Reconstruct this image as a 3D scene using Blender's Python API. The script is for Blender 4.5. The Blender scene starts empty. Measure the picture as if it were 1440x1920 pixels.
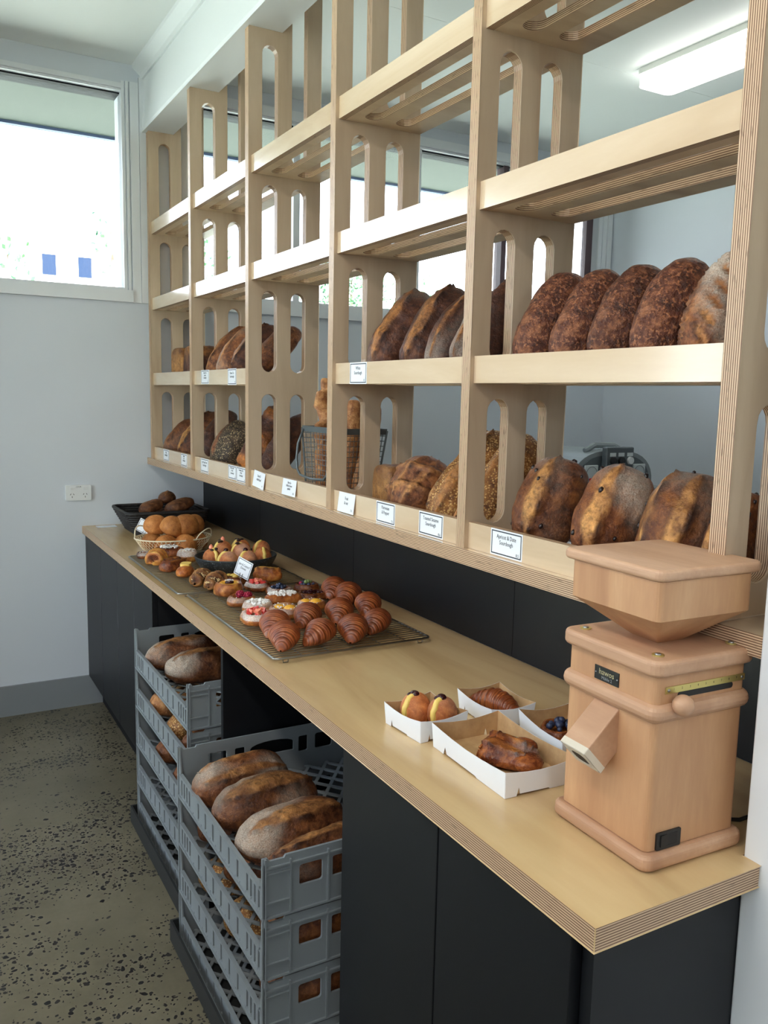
import bpy, bmesh, math, random
import numpy as np
from mathutils import Vector, Matrix, Euler
from mathutils.geometry import tessellate_polygon

S = bpy.context.scene
COL = S.collection
rad = math.radians
rng = random.Random(7)

# ------------------------------------------------------------------ camera
cam_d = bpy.data.cameras.new('camera')
cam = bpy.data.objects.new('camera', cam_d); COL.objects.link(cam)
R_ = Vector((0.87115316, -0.49054333, 0.02143404))
U_ = Vector((0.04798963, 0.12850595, 0.99054693))
F_ = Vector((0.48866059, 0.86188947, -0.13548936))
cam.matrix_world = Matrix(((R_.x, U_.x, -F_.x, -0.72227777), (R_.y, U_.y, -F_.y, -0.71372158),
                           (R_.z, U_.z, -F_.z, 1.55663449), (0, 0, 0, 1)))
cam_d.sensor_fit = 'VERTICAL'; cam_d.sensor_height = 36.0
cam_d.lens = 1580.2 / 1920 * 36.0
cam_d.clip_start = 0.02
S.camera = cam

# ------------------------------------------------------------------ world, sun, exposure
W = bpy.data.worlds.new('world'); S.world = W; W.use_nodes = True
nt = W.node_tree; nt.nodes.clear()
wo = nt.nodes.new('ShaderNodeOutputWorld'); bg = nt.nodes.new('ShaderNodeBackground')
tc = nt.nodes.new('ShaderNodeTexCoord'); sx = nt.nodes.new('ShaderNodeSeparateXYZ'); rp = nt.nodes.new('ShaderNodeValToRGB')
nt.links.new(tc.outputs['Generated'], sx.inputs[0]); nt.links.new(sx.outputs['Z'], rp.inputs[0])
rp.color_ramp.elements[0].position = 0.0; rp.color_ramp.elements[0].color = (0.90, 0.94, 1.0, 1)
rp.color_ramp.elements[1].position = 0.8; rp.color_ramp.elements[1].color = (0.62, 0.76, 1.0, 1)
nt.links.new(rp.outputs[0], bg.inputs[0]); bg.inputs[1].default_value = 7.0
nt.links.new(bg.outputs[0], wo.inputs[0])
sun_d = bpy.data.lights.new('sun', 'SUN'); sun_d.energy = 62.0; sun_d.angle = rad(0.6); sun_d.color = (1.0, 0.97, 0.93)
sun = bpy.data.objects.new('sun', sun_d); COL.objects.link(sun); sun.rotation_euler = (rad(28), 0, rad(-12))
# unseen area lights added to warm the front room, standing in for ceiling battens
for (lx, ly) in ((-1.35, 0.35), (-1.35, -1.9)):
    ld = bpy.data.lights.new('front_room_fill', 'AREA'); ld.shape = 'RECTANGLE'; ld.size = 0.22; ld.size_y = 1.2
    ld.energy = 21.0; ld.color = (1.0, 0.94, 0.86)
    lo = bpy.data.objects.new('front_room_fill', ld); COL.objects.link(lo); lo.location = (lx, ly, 3.0)
S.view_settings.view_transform = 'Standard'; S.view_settings.look = 'None'
S.view_settings.gamma = 1.0; S.view_settings.use_curve_mapping = False
S.view_settings.exposure = 0.2
cy = S.cycles
cy.use_denoising = True; cy.max_bounces = 10; cy.diffuse_bounces = 6; cy.glossy_bounces = 3
cy.transmission_bounces = 4; cy.transparent_max_bounces = 8; cy.sample_clamp_indirect = 6.0
cy.caustics_reflective = False; cy.caustics_refractive = False

def portal(x, y, z, rot, sx_, sy_):
    d = bpy.data.lights.new('window_portal', 'AREA'); d.shape = 'RECTANGLE'; d.size = sx_; d.size_y = sy_
    d.cycles.is_portal = True
    o = bpy.data.objects.new('window_portal', d); COL.objects.link(o); o.location = (x, y, z); o.rotation_euler = rot

# ------------------------------------------------------------------ helpers
def lin(c):
    c = c / 255.0
    return c / 12.92 if c <= 0.04045 else ((c + 0.055) / 1.055) ** 2.4
def rgb(r, g, b): return (lin(r), lin(g), lin(b), 1.0)

def tagit(o, label=None, cat=None, group=None, kind=None):
    if label: o['label'] = label
    if cat: o['category'] = cat
    if group: o['group'] = group
    if kind: o['kind'] = kind
    return o

def thing(name, label, cat, loc=(0, 0, 0), rz=0.0, group=None):
    o = bpy.data.objects.new(name, None); COL.objects.link(o)
    o.empty_display_size = 0.05
    o.location = loc; o.rotation_euler = (0, 0, rz)
    return tagit(o, label, cat, group)

def structure(name, loc=(0, 0, 0)):
    o = bpy.data.objects.new(name, None); COL.objects.link(o); o.location = loc; o['kind'] = 'structure'
    return o

def circ(n, r, cx=0, cy_=0, a0=0.0, a1=2 * math.pi, end=False):
    m = n if not end else n - 1
    return [(cx + r * math.cos(a0 + (a1 - a0) * i / m), cy_ + r * math.sin(a0 + (a1 - a0) * i / m)) for i in range(n)]

def rrect(x0, x1, y0, y1, r, n=5):
    pts = []
    for (cx, cy_, a) in ((x1 - r, y1 - r, 0), (x0 + r, y1 - r, 90), (x0 + r, y0 + r, 180), (x1 - r, y0 + r, 270)):
        pts += circ(n, r, cx, cy_, rad(a), rad(a + 90), True)
    return pts

def slot_v(x0, x1, z0, z1, n=9):
    r = (x1 - x0) / 2
    return circ(n, r, x0 + r, z1 - r, 0, math.pi, True) + circ(n, r, x0 + r, z0 + r, math.pi, 2 * math.pi, True)

class MB:
    def __init__(s): s.v = []; s.f = []; s.m = []
    def add(s, v, f, m=0):
        o = len(s.v); s.v += [tuple(p) for p in v]; s.f += [tuple(i + o for i in q) for q in f]
        s.m += ([m] * len(f)) if isinstance(m, int) else list(m)
        return s
    def box(s, x0, x1, y0, y1, z0, z1, m=0):
        v = [(x0, y0, z0), (x1, y0, z0), (x1, y1, z0), (x0, y1, z0), (x0, y0, z1), (x1, y0, z1), (x1, y1, z1), (x0, y1, z1)]
        return s.add(v, [(0, 3, 2, 1), (4, 5, 6, 7), (0, 1, 5, 4), (1, 2, 6, 5), (2, 3, 7, 6), (3, 0, 4, 7)], m)
    def plybox(s, x0, x1, y0, y1, z0, z1, ax):
        ms = {'x': (1, 1, 1, 0, 1, 0), 'y': (1, 1, 0, 1, 0, 1), 'z': (0, 0, 1, 1, 1, 1)}[ax]
        s.box(x0, x1, y0, y1, z0, z1, 0); s.m[-6:] = ms
        return s
    def panel(s, outline, holes, plane, off, th, mf=0, me=1):
        """flat sheet with holes: outline in 2D, extruded th along the plane normal"""
        loops = [outline] + list(holes)
        tri = tessellate_polygon([[Vector((p[0], p[1], 0)) for p in l] for l in loops])
        flat = [p for l in loops for p in l]; n = len(flat)
        def P(p, d):
            if plane == 'XZ': return (p[0], off + d, p[1])
            if plane == 'YZ': return (off + d, p[0], p[1])
            return (p[0], p[1], off + d)
        v = [P(p, 0) for p in flat] + [P(p, th) for p in flat]
        f = []; m = []
        for t in tri:
            a, b, c = t
            ar = (flat[b][0] - flat[a][0]) * (flat[c][1] - flat[a][1]) - (flat[b][1] - flat[a][1]) * (flat[c][0] - flat[a][0])
            if abs(ar) < 1e-12: continue
            f.append((a, b, c)); f.append((c + n, b + n, a + n)); m += [mf, mf]
        k = 0
        for l in loops:
            L = len(l)
            for i in range(L):
                j = (i + 1) % L
                f.append((k + i, k + j, k + j + n, k + i + n)); m.append(me)
            k += L
        return s.add(v, f, m)
    def tube(s, pts, r, n=6, closed=False, m=0, rs=None):
        pts = [Vector(p) for p in pts]; N = len(pts); v = []; f = []
        prev = None
        for i in range(N):
            if closed: t = pts[(i + 1) % N] - pts[i - 1]
            else: t = pts[min(i + 1, N - 1)] - pts[max(i - 1, 0)]
            t.normalize()
            if prev is None:
                a = Vector((0, 0, 1)) if abs(t.z) < 0.9 else Vector((1, 0, 0))
                nrm = t.cross(a).normalized()
            else:
                nrm = (prev - t * prev.dot(t))
                nrm = nrm.normalized() if nrm.length > 1e-6 else t.orthogonal().normalized()
            prev = nrm; b = t.cross(nrm); rr = rs[i] if rs else r
            for k in range(n):
                a = 2 * math.pi * k / n
                v.append(pts[i] + (nrm * math.cos(a) + b * math.sin(a)) * rr)
        for i in range(N if closed else N - 1):
            j = (i + 1) % N
            for k in range(n):
                l = (k + 1) % n
                f.append((i * n + k, i * n + l, j * n + l, j * n + k))
        if not closed:
            f.append(tuple(range(n - 1, -1, -1))); f.append(tuple((N - 1) * n + k for k in range(n)))
        return s.add(v, f, m)
    def lathe(s, prof, n=24, c=(0, 0, 0), sx_=1.0, sy_=1.0, m=0, cap=True):
        v = []; f = []
        for (r, z) in prof:
            for k in range(n):
                a = 2 * math.pi * k / n
                v.append((c[0] + r * sx_ * math.cos(a), c[1] + r * sy_ * math.sin(a), c[2] + z))
        for i in range(len(prof) - 1):
            for k in range(n):
                l = (k + 1) % n
                f.append((i * n + k, i * n + l, (i + 1) * n + l, (i + 1) * n + k))
        if cap:
            f.append(tuple(range(n - 1, -1, -1))); f.append(tuple((len(prof) - 1) * n + k for k in range(n)))
        return s.add(v, f, m)
    def ball(s, c, r, nu=8, nv=10, sq=(1, 1, 1), m=0):
        v = []; f = []
        for i in range(nu + 1):
            t = math.pi * i / nu
            for k in range(nv):
                a = 2 * math.pi * k / nv
                v.append((c[0] + r * sq[0] * math.sin(t) * math.cos(a), c[1] + r * sq[1] * math.sin(t) * math.sin(a), c[2] + r * sq[2] * math.cos(t)))
        for i in range(nu):
            for k in range(nv):
                l = (k + 1) % nv
                f.append((i * nv + k, (i + 1) * nv + k, (i + 1) * nv + l, i * nv + l))
        return s.add(v, f, m)
    def xform(s, M, start=0):
        for i in range(start, len(s.v)): s.v[i] = tuple(M @ Vector(s.v[i]))
        return s
    def build(s, name, mats, parent=None, smooth=False, local=False, bevel=0.0, seg=2):
        me = bpy.data.meshes.new(name)
        off = Vector((0, 0, 0))
        if parent is not None and not local:
            off = Vector(parent.location)
            if parent.parent: off += Vector(parent.parent.location)
        me.from_pydata([tuple(Vector(p) - off) for p in s.v], [], s.f)
        mats = mats if isinstance(mats, (list, tuple)) else [mats]
        for mt in mats: me.materials.append(mt)
        me.polygons.foreach_set('material_index', [min(i, len(mats) - 1) for i in s.m])
        if bevel > 0:
            bm = bmesh.new(); bm.from_mesh(me)
            bmesh.ops.remove_doubles(bm, verts=bm.verts, dist=1e-6)
            es = [e for e in bm.edges if len(e.link_faces) == 2 and e.calc_face_angle(0) > 0.6]
            bmesh.ops.bevel(bm, geom=es, offset=bevel, segments=seg, profile=0.5, affect='EDGES', clamp_overlap=True)
            bm.to_mesh(me); bm.free()
        bm = bmesh.new(); bm.from_mesh(me); bmesh.ops.recalc_face_normals(bm, faces=bm.faces); bm.to_mesh(me); bm.free()
        if smooth:
            me.polygons.foreach_set('use_smooth', [True] * len(me.polygons))
        me.update()
        o = bpy.data.objects.new(name, me); COL.objects.link(o)
        if parent is not None: o.parent = parent
        return o

def dup(o, parent=None):
    c = o.copy(); COL.objects.link(c)
    if parent is not None: c.parent = parent
    for ch in list(o.children): dup(ch, c)
    return c

# ------------------------------------------------------------------ materials
def newmat(name):
    m = bpy.data.materials.new(name); m.use_nodes = True
    n = m.node_tree.nodes; b = n['Principled BSDF']
    return m, m.node_tree, b
def simple(name, col, rough=0.5, metal=0.0, spec=0.5, emit=None, es=0.0):
    m, t, b = newmat(name)
    b.inputs['Base Color'].default_value = col; b.inputs['Roughness'].default_value = rough
    b.inputs['Metallic'].default_value = metal; b.inputs['Specular IOR Level'].default_value = spec
    if emit: b.inputs['Emission Color'].default_value = emit; b.inputs['Emission Strength'].default_value = es
    return m
def N(t, typ, **kw):
    n = t.nodes.new(typ)
    for k, v in kw.items(): setattr(n, k, v)
    return n
def noise(t, vec, scale, detail=3, rough=0.5, dist=0.0):
    n = N(t, 'ShaderNodeTexNoise'); n.inputs['Scale'].default_value = scale; n.inputs['Detail'].default_value = detail
    n.inputs['Roughness'].default_value = rough; n.inputs['Distortion'].default_value = dist
    if vec is not None: t.links.new(vec, n.inputs['Vector'])
    return n.outputs['Fac']
def ramp(t, fac, stops):
    n = N(t, 'ShaderNodeValToRGB'); e = n.color_ramp.elements
    while len(e) < len(stops): e.new(0.5)
    for i, (p, c) in enumerate(stops): e[i].position = p; e[i].color = c
    t.links.new(fac, n.inputs[0]); return n.outputs[0]
def mixc(t, fac, a, b, typ='MIX'):
    n = N(t, 'ShaderNodeMix', data_type='RGBA', blend_type=typ)
    for sock, val in ((n.inputs[0], fac), (n.inputs[6], a), (n.inputs[7], b)):
        if hasattr(val, 'is_output'): t.links.new(val, sock)
        else: sock.default_value = val
    return n.outputs[2]
def mth(t, op, a, b=None, c=None, clamp=False):
    n = N(t, 'ShaderNodeMath', operation=op, use_clamp=clamp)
    for i, v in enumerate((a, b, c)):
        if v is None: continue
        if hasattr(v, 'is_output'): t.links.new(v, n.inputs[i])
        else: n.inputs[i].default_value = v
    return n.outputs[0]
def mapping(t, vec, scale=(1, 1, 1), loc=(0, 0, 0)):
    n = N(t, 'ShaderNodeMapping'); n.inputs['Scale'].default_value = scale; n.inputs['Location'].default_value = loc
    t.links.new(vec, n.inputs[0]); return n.outputs[0]
def bump(t, b, h, strength, dist):
    n = N(t, 'ShaderNodeBump'); n.inputs['Strength'].default_value = strength; n.inputs['Distance'].default_value = dist
    t.links.new(h, n.inputs['Height']); t.links.new(n.outputs[0], b.inputs['Normal'])
def objco(t): return N(t, 'ShaderNodeTexCoord').outputs['Object']
def pos(t): return N(t, 'ShaderNodeNewGeometry').outputs['Position']
def g1(v): return (v, v, v, 1)

def wood(name, light, mid, dark, grain='z', rough=0.42, fine=1.0, coat=0.0, bmp=True):
    m, t, b = newmat(name); p = pos(t)
    sc = {'z': (6, 6, 0.9), 'y': (6, 0.9, 6), 'x': (0.9, 6, 6)}[grain]
    v = mapping(t, p, sc)
    a = noise(t, v, 1.6, 4, 0.55, 0.6); f = noise(t, mapping(t, p, tuple(q * 14 for q in sc)), 2.2, 3, 0.6)
    c = ramp(t, a, [(0.3, dark), (0.5, mid), (0.72, light)])
    c = mixc(t, mth(t, 'MULTIPLY', f, 0.35 * fine), c, dark)
    t.links.new(c, b.inputs['Base Color'])
    b.inputs['Roughness'].default_value = rough
    b.inputs['Coat Weight'].default_value = coat; b.inputs['Coat Roughness'].default_value = 0.12
    if bmp: bump(t, b, f, 0.06, 0.001)
    return m
def plyedge(name, ax, period=0.0038, phase=0.0):
    m, t, b = newmat(name); s = N(t, 'ShaderNodeSeparateXYZ'); p = pos(t); t.links.new(p, s.inputs[0])
    q = s.outputs['XYZ'.index(ax)]
    st = {'X': (0.4, 3, 3), 'Y': (3, 0.4, 3), 'Z': (3, 3, 0.4)}[ax]
    wob = noise(t, mapping(t, p, st), 4.0, 2)
    q = mth(t, 'ADD', q, mth(t, 'MULTIPLY', wob, 0.0006))
    fr = mth(t, 'FRACT', mth(t, 'DIVIDE', mth(t, 'ADD', q, phase), period))
    c = ramp(t, fr, [(0.0, rgb(118, 84, 62)), (0.34, rgb(148, 112, 84)), (0.46, rgb(222, 194, 160)), (0.78, rgb(214, 184, 148)), (0.93, rgb(84, 58, 44))])
    st2 = {'X': (40, 8, 8), 'Y': (8, 40, 8), 'Z': (6, 6, 60)}[ax]
    sp = noise(t, mapping(t, p, st2), 5.0, 3)
    c = mixc(t, ramp(t, sp, [(0.60, g1(0)), (0.72, g1(0.55))]), c, rgb(92, 62, 46))
    t.links.new(c, b.inputs['Base Color']); b.inputs['Roughness'].default_value = 0.42
    return m

M = {}
bl, bm_, bd = rgb(227, 206, 177), rgb(217, 193, 162), rgb(199, 172, 140)
M['birch_z_shaded'] = wood('birch_ply_vertical_shaded', rgb(208, 187, 162), rgb(196, 174, 148), rgb(178, 154, 128), 'z', 0.36, 0.8)  # upright ply toned darker than the rails, its shade put into the colour
M['birch_y'] = wood('birch_ply_lengthwise', bl, bm_, bd, 'y', 0.2, 0.7, 1.0, False)
M['birch_x'] = wood('birch_ply_cross', bl, bm_, bd, 'x', 0.45, 0.7)
M['counter'] = wood('varnished_birch_top', rgb(212, 184, 138), rgb(204, 174, 128), rgb(188, 156, 112), 'y', 0.26, 0.5, 0.2)
for a in 'XYZ': M['edge' + a] = plyedge('ply_edge_' + a.lower(), a)
M['beech_z'] = wood('beech_vertical', rgb(220, 178, 136), rgb(202, 156, 114), rgb(174, 126, 90), 'z', 0.5, 1.7)
M['beech_y'] = wood('beech_lengthwise', rgb(208, 168, 136), rgb(192, 150, 118), rgb(164, 122, 94), 'y', 0.5, 1.5)
M['black'] = simple('black_laminate', (0.0055, 0.0065, 0.0085, 1), 0.45, 0, 0.35)
M['black_in'] = simple('black_carcass', (0.006, 0.007, 0.009, 1), 0.6, 0, 0.3)
M['white'] = simple('white_paint', rgb(236, 239, 240), 0.55)
M['trimw'] = simple('white_gloss_trim', rgb(228, 231, 234), 0.35)
M['grey_trim'] = simple('grey_skirting_paint', rgb(134, 138, 141), 0.5)
M['plastic_w'] = simple('white_plastic', rgb(228, 230, 230), 0.35)
M['slotdark'] = simple('dark_slot', (0.01, 0.01, 0.01, 1), 0.6)
M['chrome'] = simple('chrome_wire', rgb(150, 148, 144), 0.30, 1.0)
M['steel'] = simple('dull_steel', rgb(160, 160, 158), 0.35, 1.0)
M['brass'] = simple('brass_strip', rgb(205, 190, 120), 0.38, 0.85)
M['brassdk'] = simple('engraved_ink', rgb(70, 60, 35), 0.6)
M['plate'] = simple('black_name_plate', (0.01, 0.01, 0.011, 1), 0.3)
M['gold'] = simple('gold_lettering', rgb(190, 180, 140), 0.45, 0.3)
M['silver'] = simple('silver_lettering', rgb(150, 155, 160), 0.45, 0.3)
M['card'] = simple('white_card', rgb(236, 239, 244), 0.5)
M['ink'] = simple('dark_print', rgb(48, 56, 66), 0.6)
M['pen'] = simple('marker_ink', rgb(30, 30, 34), 0.6)
M['gridblue'] = simple('grey_crate_plastic', rgb(132, 139, 143), 0.4)
M['dolly'] = simple('black_dolly_plastic', rgb(38, 40, 41), 0.5)
M['cream'] = simple('cream_wire', rgb(236, 224, 196), 0.4)
M['darkwire'] = simple('grey_steel_wire', rgb(92, 99, 101), 0.4, 0.5)
M['wick'] = simple('black_wicker', rgb(34, 32, 34), 0.55)
M['kraft'] = None
M['rubber'] = simple('black_rubber', (0.012, 0.012, 0.012, 1), 0.5)
M['machine'] = simple('grey_machine_paint', rgb(136, 144, 146), 0.45)
M['machine_dk'] = simple('dark_machine_panel', rgb(86, 94, 97), 0.45)
M['gauge'] = simple('gauge_face', rgb(205, 212, 212), 0.4)
M['red'] = simple('red_needle', rgb(210, 30, 50), 0.5)
M['yellow'] = simple('yellow_ring', rgb(215, 165, 40), 0.5)
M['lamp'] = simple('lit_diffuser', rgb(250, 250, 245), 0.5, emit=(1, 0.98, 0.93, 1), es=5.0)
M['lampbase'] = simple('lamp_body_white', rgb(225, 226, 222), 0.5)
M['winframe_dk'] = simple('brown_window_post', rgb(84, 66, 72), 0.5)
M['eave'] = simple('eave_lining', rgb(42, 54, 46), 0.7)
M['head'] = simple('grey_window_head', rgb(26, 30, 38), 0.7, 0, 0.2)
M['fascia'] = simple('blue_grey_fascia', rgb(60, 76, 106), 0.6)
M['custard'] = simple('custard', rgb(238, 205, 110), 0.35)
M['jam'] = simple('dark_jam', rgb(52, 16, 22), 0.15)
M['choc'] = simple('chocolate', rgb(46, 26, 24), 0.3)
M['straw'] = simple('strawberry', rgb(214, 62, 58), 0.3)
M['strawp'] = simple('strawberry_flesh', rgb(236, 140, 112), 0.35)
M['rasp'] = simple('raspberry', rgb(160, 24, 62), 0.4)
M['blue'] = simple('blueberry', rgb(44, 54, 82), 0.4)
M['kiwi'] = simple('green_fruit', rgb(120, 140, 80), 0.4)
M['peach'] = simple('glazed_peach', rgb(240, 178, 60), 0.2)
M['sugar'] = simple('icing_sugar', rgb(238, 236, 232), 0.9)
M['almond'] = simple('sliced_almond', rgb(226, 200, 150), 0.6)
M['raisin'] = simple('dark_raisin', rgb(28, 16, 16), 0.3)
M['flourend'] = simple('floury_wood', rgb(214, 204, 186), 0.9)
M['lawn'] = None

def wall_mat(name, c):
    m, t, b = newmat(name); p = pos(t)
    f = noise(t, p, 3.0, 2); g = noise(t, p, 160.0, 2)
    col = mixc(t, mth(t, 'MULTIPLY', f, 0.10), c, tuple(x * 0.86 for x in c[:3]) + (1,))
    t.links.new(col, b.inputs['Base Color']); b.inputs['Roughness'].default_value = 0.6
    bump(t, b, g, 0.05, 0.001); return m
M['wall'] = wall_mat('white_wall_paint', rgb(212, 217, 224))
M['ceil'] = wall_mat('white_ceiling_paint', rgb(238, 241, 239))

def floor_mat():
    m, t, b = newmat('polished_aggregate_concrete'); p = pos(t)
    base = ramp(t, noise(t, p, 2.2, 4, 0.6), [(0.3, rgb(100, 94, 77)), (0.52, rgb(117, 110, 91)), (0.75, rgb(130, 122, 102))])
    fine = noise(t, p, 70, 3)
    base = mixc(t, mth(t, 'MULTIPLY', fine, 0.3), base, rgb(80, 75, 62))
    warp = N(t, 'ShaderNodeTexNoise'); warp.inputs['Scale'].default_value = 28; t.links.new(p, warp.inputs['Vector'])
    va = N(t, 'ShaderNodeVectorMath', operation='MULTIPLY_ADD'); va.inputs[1].default_value = (0.022, 0.022, 0)
    t.links.new(warp.outputs['Color'], va.inputs[0]); t.links.new(p, va.inputs[2])
    out = None
    mask = ramp(t, noise(t, mapping(t, p, (0.7, 1.9, 1)), 1.7, 3, 0.6), [(0.40, g1(0.0)), (0.58, g1(1.0))])
    for sc, th, frac in ((62, 0.40, 0.62), (110, 0.36, 0.6)):
        vo = N(t, 'ShaderNodeTexVoronoi'); vo.inputs['Scale'].default_value = sc
        t.links.new(va.outputs[0], vo.inputs['Vector'])
        sel = N(t, 'ShaderNodeSeparateColor'); t.links.new(vo.outputs['Color'], sel.inputs[0])
        pick = mth(t, 'LESS_THAN', sel.outputs[0], mth(t, 'MULTIPLY', mth(t, 'ADD', mask, 0.08), frac))
        inside = mth(t, 'LESS_THAN', vo.outputs['Distance'], mth(t, 'MULTIPLY_ADD', sel.outputs[1], 0.25, th - 0.17))
        k = mth(t, 'MULTIPLY', pick, inside)
        cc = mixc(t, sel.outputs[2], rgb(26, 26, 28), rgb(46, 43, 41))
        base = mixc(t, k, base, cc)
    t.links.new(base, b.inputs['Base Color'])
    b.inputs['Roughness'].default_value = 0.38; b.inputs['Specular IOR Level'].default_value = 0.35
    return m
M['floor'] = floor_mat()

def glass_mat():
    m = bpy.data.materials.new('window_glass'); m.use_nodes = True; t = m.node_tree; t.nodes.clear()
    o = N(t, 'ShaderNodeOutputMaterial'); mx = N(t, 'ShaderNodeMixShader'); tr = N(t, 'ShaderNodeBsdfTransparent'); gl = N(t, 'ShaderNodeBsdfGlossy')
    gl.inputs['Roughness'].default_value = 0.02; tr.inputs[0].default_value = (0.95, 0.97, 0.97, 1)
    fr = N(t, 'ShaderNodeFresnel'); fr.inputs[0].default_value = 1.45
    t.links.new(fr.outputs[0], mx.inputs[0]); t.links.new(tr.outputs[0], mx.inputs[1]); t.links.new(gl.outputs[0], mx.inputs[2])
    t.links.new(mx.outputs[0], o.inputs[0]); return m
M['glass'] = glass_mat()

def kraft_mat():
    m, t, b = newmat('kraft_paper_lining'); p = pos(t)
    c = ramp(t, noise(t, p, 40, 4, 0.6), [(0.35, rgb(176, 140, 98)), (0.65, rgb(196, 160, 116))])
    t.links.new(c, b.inputs['Base Color']); b.inputs['Roughness'].default_value = 0.6; return m
M['kraft'] = kraft_mat()
def leafy(name, a, c):
    m, t, b = newmat(name); f = noise(t, pos(t), 3.0, 3)
    t.links.new(ramp(t, f, [(0.35, a), (0.65, c)]), b.inputs['Base Color']); b.inputs['Roughness'].default_value = 0.7
    return m
M['lawn'] = leafy('lawn_grass', rgb(150, 158, 146), rgb(162, 168, 156))
M['leaf'] = leafy('leaf_green', rgb(60, 98, 76), rgb(104, 146, 96))
M['bark'] = simple('bark', rgb(120, 104, 88), 0.8)
M['bldwall'] = simple('white_render_wall', rgb(236, 236, 232), 0.7)
M['bldglass'] = simple('far_window_glass', rgb(16, 32, 56), 0.6, 0, 0.2)

def bread_mat(name, dark, mid, light, score, flour=rgb(226, 214, 196), speck=0.35, seed=None, rough=0.5, bumpd=0.0022):
    m, t, b = newmat(name); v = objco(t)
    at = N(t, 'ShaderNodeAttribute'); at.attribute_name = 'mix'; sp = N(t, 'ShaderNodeSeparateColor'); t.links.new(at.outputs['Color'], sp.inputs[0])
    oi = N(t, 'ShaderNodeObjectInfo')
    n1 = noise(t, v, 16, 5, 0.62, 0.3); n2 = noise(t, v, 150, 3, 0.6); n3 = noise(t, v, 60, 4, 0.65)
    n4 = noise(t, v, 44, 4, 0.62, 0.5)
    c = ramp(t, mth(t, 'MULTIPLY_ADD', n4, 0.55, mth(t, 'MULTIPLY', n1, 0.45)), [(0.36, dark), (0.50, mid), (0.64, light)])
    c = mixc(t, mth(t, 'MULTIPLY', ramp(t, n2, [(0.52, g1(0)), (0.66, g1(1))]), speck), c, light)
    c = mixc(t, mth(t, 'MULTIPLY', ramp(t, n3, [(0.56, g1(0)), (0.70, g1(1))]), 0.45), c, dark)
    sc = ramp(t, n3, [(0.36, tuple(x * 0.30 for x in score[:3]) + (1,)), (0.55, tuple(x * 0.85 for x in score[:3]) + (1,)), (0.74, tuple(min(1, x * 1.1) for x in score[:3]) + (1,))])
    sc = mixc(t, mth(t, 'MULTIPLY', ramp(t, n1, [(0.44, g1(1)), (0.60, g1(0))]), 0.7), sc, mid)
    c = mixc(t, sp.outputs[0], c, sc)
    if seed:
        vo = N(t, 'ShaderNodeTexVoronoi'); vo.inputs['Scale'].default_value = seed[1]; t.links.new(v, vo.inputs['Vector'])
        s2 = N(t, 'ShaderNodeSeparateColor'); t.links.new(vo.outputs['Color'], s2.inputs[0])
        k = mth(t, 'MULTIPLY', mth(t, 'LESS_THAN', vo.outputs['Distance'], 0.42), mth(t, 'LESS_THAN', s2.outputs[0], seed[2]))
        k = mth(t, 'MULTIPLY', k, mth(t, 'SUBTRACT', 1.0, mth(t, 'MULTIPLY', sp.outputs[0], 0.85), clamp=True))
        c = mixc(t, k, c, mixc(t, s2.outputs[1], seed[0], seed[3]))
        h = mth(t, 'ADD', n3, mth(t, 'MULTIPLY', k, 0.5))
    else: h = mth(t, 'ADD', n3, mth(t, 'MULTIPLY', n2, 0.3))
    c = mixc(t, mth(t, 'MULTIPLY', sp.outputs[2], 0.85), c, rgb(34, 20, 16))
    fl = mth(t, 'MULTIPLY', mth(t, 'MULTIPLY', sp.outputs[1], 0.85), ramp(t, noise(t, v, 360, 4, 0.75), [(0.28, g1(0.1)), (0.62, g1(0.9))]))
    c = mixc(t, fl, c, flour)
    hs = N(t, 'ShaderNodeHueSaturation'); t.links.new(c, hs.inputs['Color'])
    t.links.new(mth(t, 'MULTIPLY_ADD', oi.outputs['Random'], 0.3, 0.85), hs.inputs['Value'])
    t.links.new(hs.outputs[0], b.inputs['Base Color'])
    b.inputs['Roughness'].default_value = rough; b.inputs['Specular IOR Level'].default_value = 0.3
    bump(t, b, h, 1.0, bumpd * 2.2)
    return m
GOLD = rgb(204, 142, 84)
M['rye'] = bread_mat('dark_bran_crust', rgb(50, 28, 22), rgb(88, 48, 33), rgb(150, 98, 66), GOLD, speck=1.0, bumpd=0.004)
M['sour'] = bread_mat('sourdough_crust', rgb(62, 36, 26), rgb(112, 66, 40), rgb(166, 108, 62), GOLD)
M['darksour'] = bread_mat('dark_baked_crust', rgb(44, 26, 22), rgb(78, 46, 34), rgb(116, 72, 48), rgb(186, 124, 66))
M['fruit'] = bread_mat('fruit_loaf_crust', rgb(56, 30, 20), rgb(104, 58, 32), rgb(150, 94, 50), rgb(222, 160, 92))
M['crate'] = bread_mat('batard_crust', rgb(58, 32, 22), rgb(100, 58, 34), rgb(142, 90, 52), rgb(188, 132, 78), rough=0.45)
M['sesame'] = bread_mat('sesame_crust', rgb(84, 50, 28), rgb(134, 88, 48), rgb(176, 122, 66), rgb(190, 126, 66), seed=(rgb(218, 180, 116), 190, 0.92, rgb(180, 132, 76)))
M['poppy'] = bread_mat('poppy_crust', rgb(40, 34, 30), rgb(66, 54, 44), rgb(96, 78, 60), rgb(160, 96, 60), seed=(rgb(206, 182, 136), 200, 0.55, rgb(46, 44, 42)))
M['tin'] = bread_mat('tin_loaf_crust', rgb(96, 62, 36), rgb(152, 106, 60), rgb(186, 136, 80), rgb(96, 54, 34))
M['cheese'] = bread_mat('cheese_twist_crust', rgb(44, 26, 24), rgb(88, 50, 34), rgb(140, 86, 50), rgb(220, 136, 60))
M['baguette'] = bread_mat('baguette_crust', rgb(98, 58, 36), rgb(156, 102, 60), rgb(202, 150, 96), rgb(224, 180, 120))
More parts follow.
